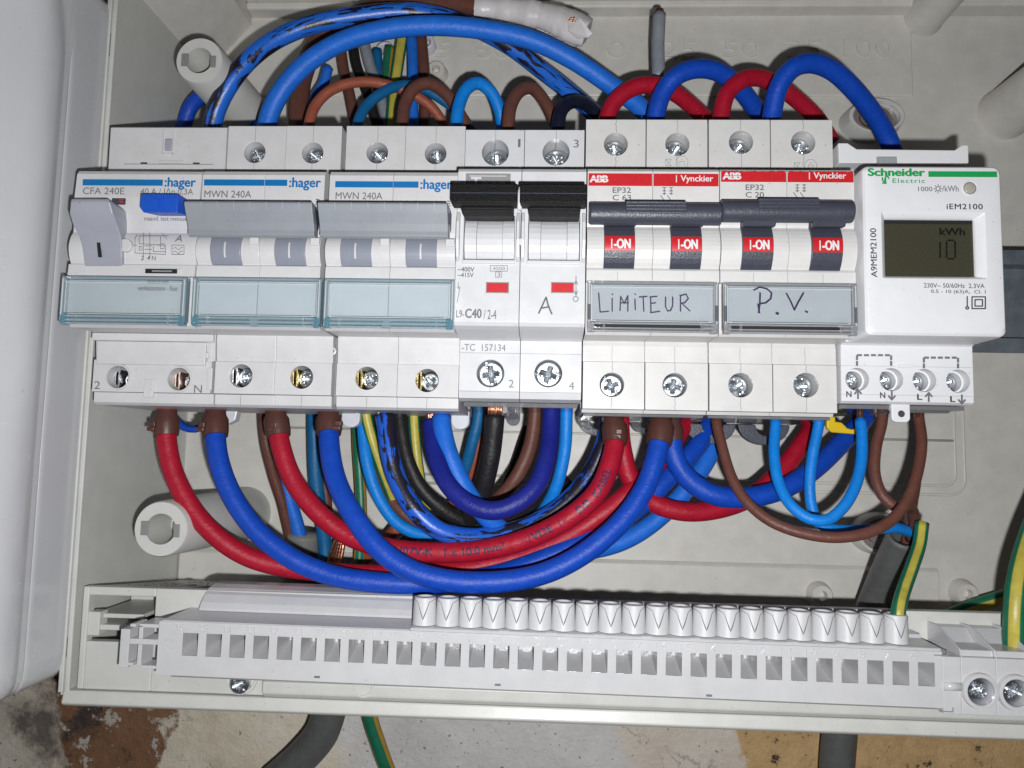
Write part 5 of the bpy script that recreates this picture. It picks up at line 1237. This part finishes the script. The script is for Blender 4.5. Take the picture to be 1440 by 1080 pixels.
wire([(526,600,-4),(532,650,-2),(545,692,0),(566,722,2),(595,742,2),(650,742,0)], 2.3, M['brown'], 'brown wire curving behind the light blue one')
wire([(553,640,-8),(575,700,-6),(600,735,-4),(650,752,-2),(700,752,-2)], 2.0, M['teal'], 'petrol blue wire mostly hidden behind the brown one')
wire([(754,560,10),(751,590,10),(744,630,10),(728,668,10),(702,700,8),(660,722,2),(615,738,-4),(570,760,-14),(550,800,-22)], 2.3, M['brown'], 'brown wire leaning left below the black-toggle breaker')
wire([(797,560,16),(796,595,16),(793,635,15),(783,680,13),(766,716,8),(740,745,0),(700,775,-10),(660,800,-20)], 2.0, M['lightb'], 'light blue wire right of the navy loop')
wire([(675,565,4),(672,590,4),(664,620,3),(655,655,0),(640,700,-6)], 2.0, M['teal'], 'petrol blue wire just left of the thick black one')
wire([(684,570,0),(676,605,-1),(667,645,-3),(655,690,-8),(610,735,-14)], 1.9, M['rbrown'], 'rust brown wire peeping out left of the thick black one')
wire([(742,600,-26),(720,660,-26),(690,720,-26),(640,780,-26)], 1.6, M['blackw'], 'thin black wire close to the back of the box')
# --- left bunch going down to the cable ends
wire([(371,570,-6),(373,620,-8),(384,668,-12),(400,715,-16),(410,762,-20)], 2.0, M['brown'], 'brown wire behind the second red wire from the left')
o, p = wire([(392,570,-12),(393,620,-14),(402,680,-16),(414,722,-18),(424,764,-20)], 2.6, M['blue2'], 'mid blue wire running down behind the second red wire from the left')
wire([(441,560,-14),(443,620,-15),(445,680,-16),(451,730,-18),(457,780,-20),(458,840,-21)], 2.5, M['teal'], 'petrol blue wire running straight down behind the lowest loop')
wire([(452,560,-22),(455,640,-22),(457,700,-22),(462,750,-22)], 2.2, M['brown'], 'brown wire behind the petrol blue one on the left')
o, p = wire([(427,748,-22),(423,790,-24),(420,850,-26)], 6.5, M['sheathl'], 'cut grey cable sheath end at lower left, behind the loops', cat='cable')
cs = thing('bare_earth_conductor', 'bundle of bare twisted copper strands at lower left, behind the loops', 'wire', P(474, 775, -16))
for k in range(5):
    a, b, c = P(487-k*1.5+random.uniform(-2,2), 730, -14-k), P(478+k*3.2-8, 765, -15-k*.6), P(466+k*4.0-8, 808, -18); mb = MB(); tube(mb, spline([a, b, c]), .75, 10); mb.uv = None; build('copper_strand', mb, M['copper'], cs, smooth=True, fix=False)
wire([(560,740,-10),(530,770,-18),(500,800,-24),(480,830,-26)], 2.2, M['rbrown'], 'rust brown wire behind the bare copper strands')
wire([(244,585,-4),(258,601,-4),(274,604,-4),(290,598,-4),(305,590,-6)], 1.3, M['blue'], 'short blue wire bridging the two leftmost sleeves')
# --- right group at the energy meter
GL = 'thin solid wires at the energy meter'
o, b1 = wire([(1006,578,22),(1008,600,24),(1018,638,28),(1032,675,32),(1054,708,36),(1085,734,39),(1125,750,41),(1170,756,42),(1215,749,42),(1253,730,40),(1280,697,37),(1294,655,33),(1297,620,30),(1292,588,26),(1290,565,24)], 1.55, M['brown'], 'long brown wire looping from the P.V. breaker to the third meter terminal', GL)
def bare(o, u, v0, v1, z): 
    mb = MB(); a, b = P(u, v0, z), P(u, v1, z); tube(mb, [a, (a+b)/2, b], .85, 12); mb.uv = None; build('bare_end', mb, M['copper'], o, smooth=True, fix=False)
bare(o, 1289.5, 555, 586, 27.5)
o, p = wire([(1091,575,22),(1091,600,24),(1089,640,28),(1095,680,32),(1113,712,36),(1138,730,38),(1162,732,38),(1185,715,37),(1203,685,34),(1212,645,30),(1212,610,27),(1210,590,25)], 1.62, M['lightb'], 'light blue wire in a U from the P.V. breaker to the first meter terminal', GL)
bare(o, 1209.5, 555, 590, 25.5)
o, p = wire([(1154,570,20),(1151,595,20),(1143,632,21),(1139,670,22),(1142,710,23),(1153,737,24),(1185,747,24),(1230,744,22),(1262,742,18),(1284,750,14)], 1.62, M['lightb'], 'light blue wire dropping from the P.V. breaker and turning right to the grey cable', GL)
o, p = wire([(1242,575,22),(1240,595,23),(1232,630,25),(1231,668,27),(1242,697,29),(1260,712,30),(1280,712,24),(1286,735,18),(1280,758,12)], 1.6, M['brown'], 'brown wire hooking from the second meter terminal down to the grey cable', GL)
bare(o, 1241, 560, 582, 22)
wire([(1288,668,26),(1286,695,20),(1281,728,12),(1274,765,10)], 1.6, M['brown'], 'short brown wire dropping straight into the grey cable', GL)
# grey cable with cut sheath and its earth wire
c = thing('cable', 'dark grey cable with a torn sheath end standing below the energy meter', 'cable', P(1240, 800, 0))
mb = MB(); tube(mb, spline([P(1272, 752, 14), P(1257, 785, 6), P(1236, 832, -6), P(1218, 880, -14), P(1208, 940, -20)]), lambda t: 5.0 if t > .05 else 5.2, 24, cap=False, squash=(1, 1)); mb.uv = None
o = build('sheath', mb, M['sheath'], c, smooth=True, fix=False); m_ = o.modifiers.new('wall', 'SOLIDIFY'); m_.thickness = 1.0*S
o, p = wire([(1297,735,26),(1293,765,28),(1281,798,33),(1269,830,38),(1263,856,42.5),(1262,900,42.5)], 1.9, GY[3], 'green and yellow wire from the grey cable into the last strip socket', stripes=.42, twist=.012)
o, p = wire([(1470,700,28),(1447,760,32),(1431,820,38),(1426,870,40),(1427,935,38)], 2.95, GY[2], 'thick green and yellow wire entering the screw block at the right edge', stripes=.42, twist=.0)
wire([(1470,815,-22),(1420,836,-22),(1370,852,-24),(1320,872,-26)], 2.4, GY[0], 'green and yellow wire lying low behind the screw block', stripes=.5, twist=.01)

# --- above the breakers
GT = 'arching wires above the breakers'
wire([(296,215,18),(300,165,20),(318,125,22),(352,84,22),(400,50,20),(455,29,18),(520,20,15),(590,19,12),(650,31,8),(705,58,4),(760,98,2),(805,132,2),(845,170,2),(860,200,2)], 3.05, M['scrib'], 'uppermost blue arch covered in black pen strokes')
wire([(372,215,18),(378,165,20),(395,128,22),(432,88,24),(485,57,26),(550,41,27),(625,37,27),(690,42,26),(745,55,24),(800,82,20),(850,114,16),(900,150,10),(930,185,4)], 3.1, M['blue2'], 'clean mid blue wire of the wide upper arch')
wire([(420,190,-4),(421,145,-6),(428,100,-8),(445,62,-8),(480,32,-6),(540,12,-2),(610,5,2),(665,8,6),(690,14,7)], 3.6, M['brown'], 'brown wire running behind the wide arch to the white taped end')
tp = thing('taped_wire_end', 'wire end wrapped in crumpled white tape at the top', 'tape', P(740, 20, 8))
mb = MB(); ptsT = spline([P(668, 10, 8), P(700, 12, 8), P(740, 18, 9), P(775, 26, 10), P(806, 38, 11), P(826, 46, 11)], step=.8)
rr = random.Random(3)
def rt(t): return 3.6+1.0*min(1, t*2)+.25*math.sin(t*30)*(t < .55)+(.5*math.sin(t*9) if t > .55 else 0)+rr.uniform(-.12, .12)
tube(mb, ptsT, rt, 22, squash=(.85, 1)); mb.uv = None
for k, v in enumerate(mb.v):
    t_ = (k//22)/(len(ptsT)-1); a_ = 2*math.pi*(k % 22)/22
    f = 0.45*math.sin(a_*3+t_*7)*max(0, t_-.35)*2.0; v += Vector((rr.uniform(-.1,.1), f+rr.uniform(-.1,.1), rr.uniform(-.12,.12)))
build('tape_wrap', mb, M['tape'], tp, fix=False, auto=50)
mb = MB(); e = P(806, 30, 15.5); mb.add([e+Vector(q) for q in ((-2, 1, 0), (2.4, .8, .4), (6.5, -3.8, -1), (5.0, -4.8, -1.5), (1.5, -5.6, -.5), (-1.5, -3.5, .3))] + [e+Vector(q)-Vector((0,0,.35)) for q in ((-2, 1, 0), (2.4, .8, .4), (6.5, -3.8, -1), (5.0, -4.8, -1.5), (1.5, -5.6, -.5), (-1.5, -3.5, .3))], [(0,5,4,3,2,1), (6,7,8,9,10,11)]+[(i, (i+1) % 6, 6+(i+1) % 6, 6+i) for i in range(6)]); build('tape_flap', mb, M['tape'], tp)
strands(tp, P(802, 31, 14.5), (.5, .1, 1), 1.0, 6, 2.4, .25)
mb = MB(); tube(mb, spline([P(735, 36, 3), P(770, 46, 3), P(812, 54, 4)]), 2.9, 14); mb.uv = None; build('tape_wrap', mb, M['tape'], tp, smooth=True, fix=False)
wire([(433,215,18),(435,172,18),(445,147,17),(465,127,16),(492,116,14),(522,114,11),(552,121,8),(585,136,4),(612,158,0),(630,185,-4)], 1.75, M['rbrown'], 'rust brown arch left of the petrol blue one', GT)
wire([(500,215,16),(504,172,15),(517,148,13),(538,130,11),(560,120,8),(590,122,3),(620,140,-2),(648,163,-6),(668,190,-10)], 1.8, M['teal'], 'petrol blue arch between the rust brown and the brown one', GT)
wire([(566,215,20),(567,172,19),(571,145,18),(583,124,17),(602,117,15),(622,128,11),(640,150,6),(658,180,0)], 2.05, M['brown'], 'dark brown narrow arch, second brown from the left', GT)
wire([(643,215,20),(643,172,20),(648,143,19),(658,123,18),(673,116,16),(690,128,13),(702,155,9),(708,190,5)], 2.1, M['lightb'], 'light blue narrow arch in the middle', GT)
wire([(713,215,20),(714,172,20),(719,145,19),(732,127,17),(748,124,14),(763,138,10),(777,162,5),(787,190,1)], 2.1, M['brown'], 'brown narrow arch just right of the light blue one', GT)
wire([(783,220,20),(784,178,20),(788,156,19),(799,144,17),(815,142,13),(832,152,8),(850,175,2)], 2.2, M['dnavy'], 'blackish arch between brown and red arches', GT)
wire([(852,210,20),(856,160,20),(869,138,20),(893,123,19),(920,121,17),(948,132,13),(974,150,8),(1000,172,2)], 2.75, M['redw'], 'red arch nearest the middle, left of the two red arches', GT)
wire([(920,205,22),(924,158,23),(934,128,24),(953,107,25),(982,98,24),(1012,103,21),(1040,124,16),(1062,150,10),(1080,180,4)], 2.95, M['blue'], 'smaller royal blue arch between the two red ones', GT)
wire([(1012,205,22),(1015,158,22),(1024,130,22),(1045,112,21),(1070,110,18),(1095,122,14),(1122,142,9),(1150,168,4),(1170,200,0)], 2.75, M['redw'], 'red arch between the two royal blue ones, right one of two', GT)
wire([(1082,205,24),(1086,155,26),(1096,120,28),(1115,97,29),(1140,90,28),(1170,99,25),(1200,125,20),(1226,158,14),(1246,190,9),(1262,225,5)], 3.0, M['blue'], 'largest royal blue arch, rightmost, above the energy meter', GT)
wire([(255,190,-10),(268,150,-8),(292,134,-6),(322,143,-4),(348,162,-4),(375,190,-4)], 2.7, M['blue'], 'short dark blue arch at the far left in the shade of the scribbled one')
wire([(461,95,-14),(455,118,-14),(443,140,-14),(436,170,-14)], 2.0, M['blue2'], 'mid blue wire seen through the gap below the wide arch')
GB = 'sleeved cable cores coming down behind the upper arches'
for (a, r, mt, lab) in ((((478,60,-20),(483,100,-20),(492,135,-20),(503,190,-20)), 2.1, 'brown', 'brown core standing furthest left behind the arches'), (((496,60,-22),(502,95,-22),(515,130,-22),(535,190,-22)), 2.0, 'blackw', 'black core behind the arches'),
      (((512,60,-24),(520,90,-24),(532,125,-24),(548,190,-24)), 2.2, 'greyw', 'grey core behind the arches'), (((592,52,-24),(596,90,-24),(598,130,-24),(597,190,-24)), 2.3, 'brown', 'brown core standing furthest right behind the arches'),
      (((579,52,-22),(580,90,-22),(581,130,-22),(582,190,-22)), 2.1, 'blue2', 'blue core behind the arches, beside the right brown one'), (((530,70,-28),(532,95,-28),(534,120,-28)), 1.9, 'teal', 'short petrol blue core behind the arches')):
    wire(a, r, M[mt], lab, GB)
wire([(566,50,-22),(560,90,-22),(553,130,-22),(548,190,-22)], 2.3, GY[0], 'bright green and yellow core behind the arches', GB, stripes=.5, twist=.001)
wire([(548,66,-26),(544,95,-26),(541,125,-26),(538,190,-26)], 1.9, GY[1], 'dull green and olive core behind the arches', GB, stripes=.5, twist=.001)
for u, v, lab in ((541, 70, 'left'), (572, 58, 'middle'), (598, 58, 'right')):
    c = P(u, v, ZB+6); t_ = thing('cable_grommet', 'pale rubber grommet at the back wall, %s of three around the cable cores' % lab, 'grommet', c, 0, 'cable grommets in the back wall'); mb = MB(); mb.lathe([(3.9, -6), (3.6, 0), (2.9, .6), (2.0, 0), (2.0, -5)], c, 'z', 26, cap=False); build('rubber_ring', mb, M['milk'], t_, smooth=True, fix=False)
# grey stub
o, p = wire([(926,112,2),(926,75,2),(926.5,45,2),(927,20,2)], 2.3, M['greyw'], 'cut grey wire stub pointing straight up at the top')
mb = MB(); tube(mb, [P(927, 24, 2), P(927.5, 14, 2)], 1.5, 12); mb.uv = None; build('bare_end', mb, M['brown'], o, smooth=True, fix=False)
# --- leaving the box at the bottom
wire([(470,960,-30),(462,1000,-32),(450,1035,-34),(425,1065,-36),(385,1100,-38)], 6.3, M['sheath'], 'thick grey cable leaving under the box and bending left', cat='cable')
wire([(512,960,-34),(520,1010,-36),(534,1050,-38),(548,1090,-40)], 2.9, GY[1], 'dirty green and yellow wire leaving under the box', stripes=.5, twist=.004)
wire([(1182,980,-38),(1180,1030,-40),(1176,1100,-42)], 6.2, M['sheath'], 'straight dark grey conduit leaving under the box at the right', cat='conduit')

# crumbs and dust lying on the ledge, on the strip and below the loops
mb = MB(); rr = random.Random(11)
def crumb(x, y, z, r):
    q = [Vector((x+rr.uniform(-r, r), y+rr.uniform(0, r), z+rr.uniform(-r, r))) for _ in range(4)]
    mb.add(q, [(0,1,2), (0,2,3), (0,3,1), (1,3,2)])
for i in range(170):
    z = rr.uniform(-25, 26); x = rr.gauss(-112, 7); x = min(-105.5, max(-130, x)); crumb(x, -97-(30-z)*8.5/66+.02, z, rr.uniform(.15, .55))
for i in range(40): z = rr.uniform(-20, 26); crumb(rr.uniform(-125, -106), -97-(30-z)*8.5/66+.02, z, rr.uniform(.1, .3))
o = build('crumbs', mb, plastic('plaster_crumbs', (.42, .36, .30), .8, specks=False)); o['kind'] = 'stuff'; o['label'] = 'brownish plaster crumbs scattered on the ledge at lower left'
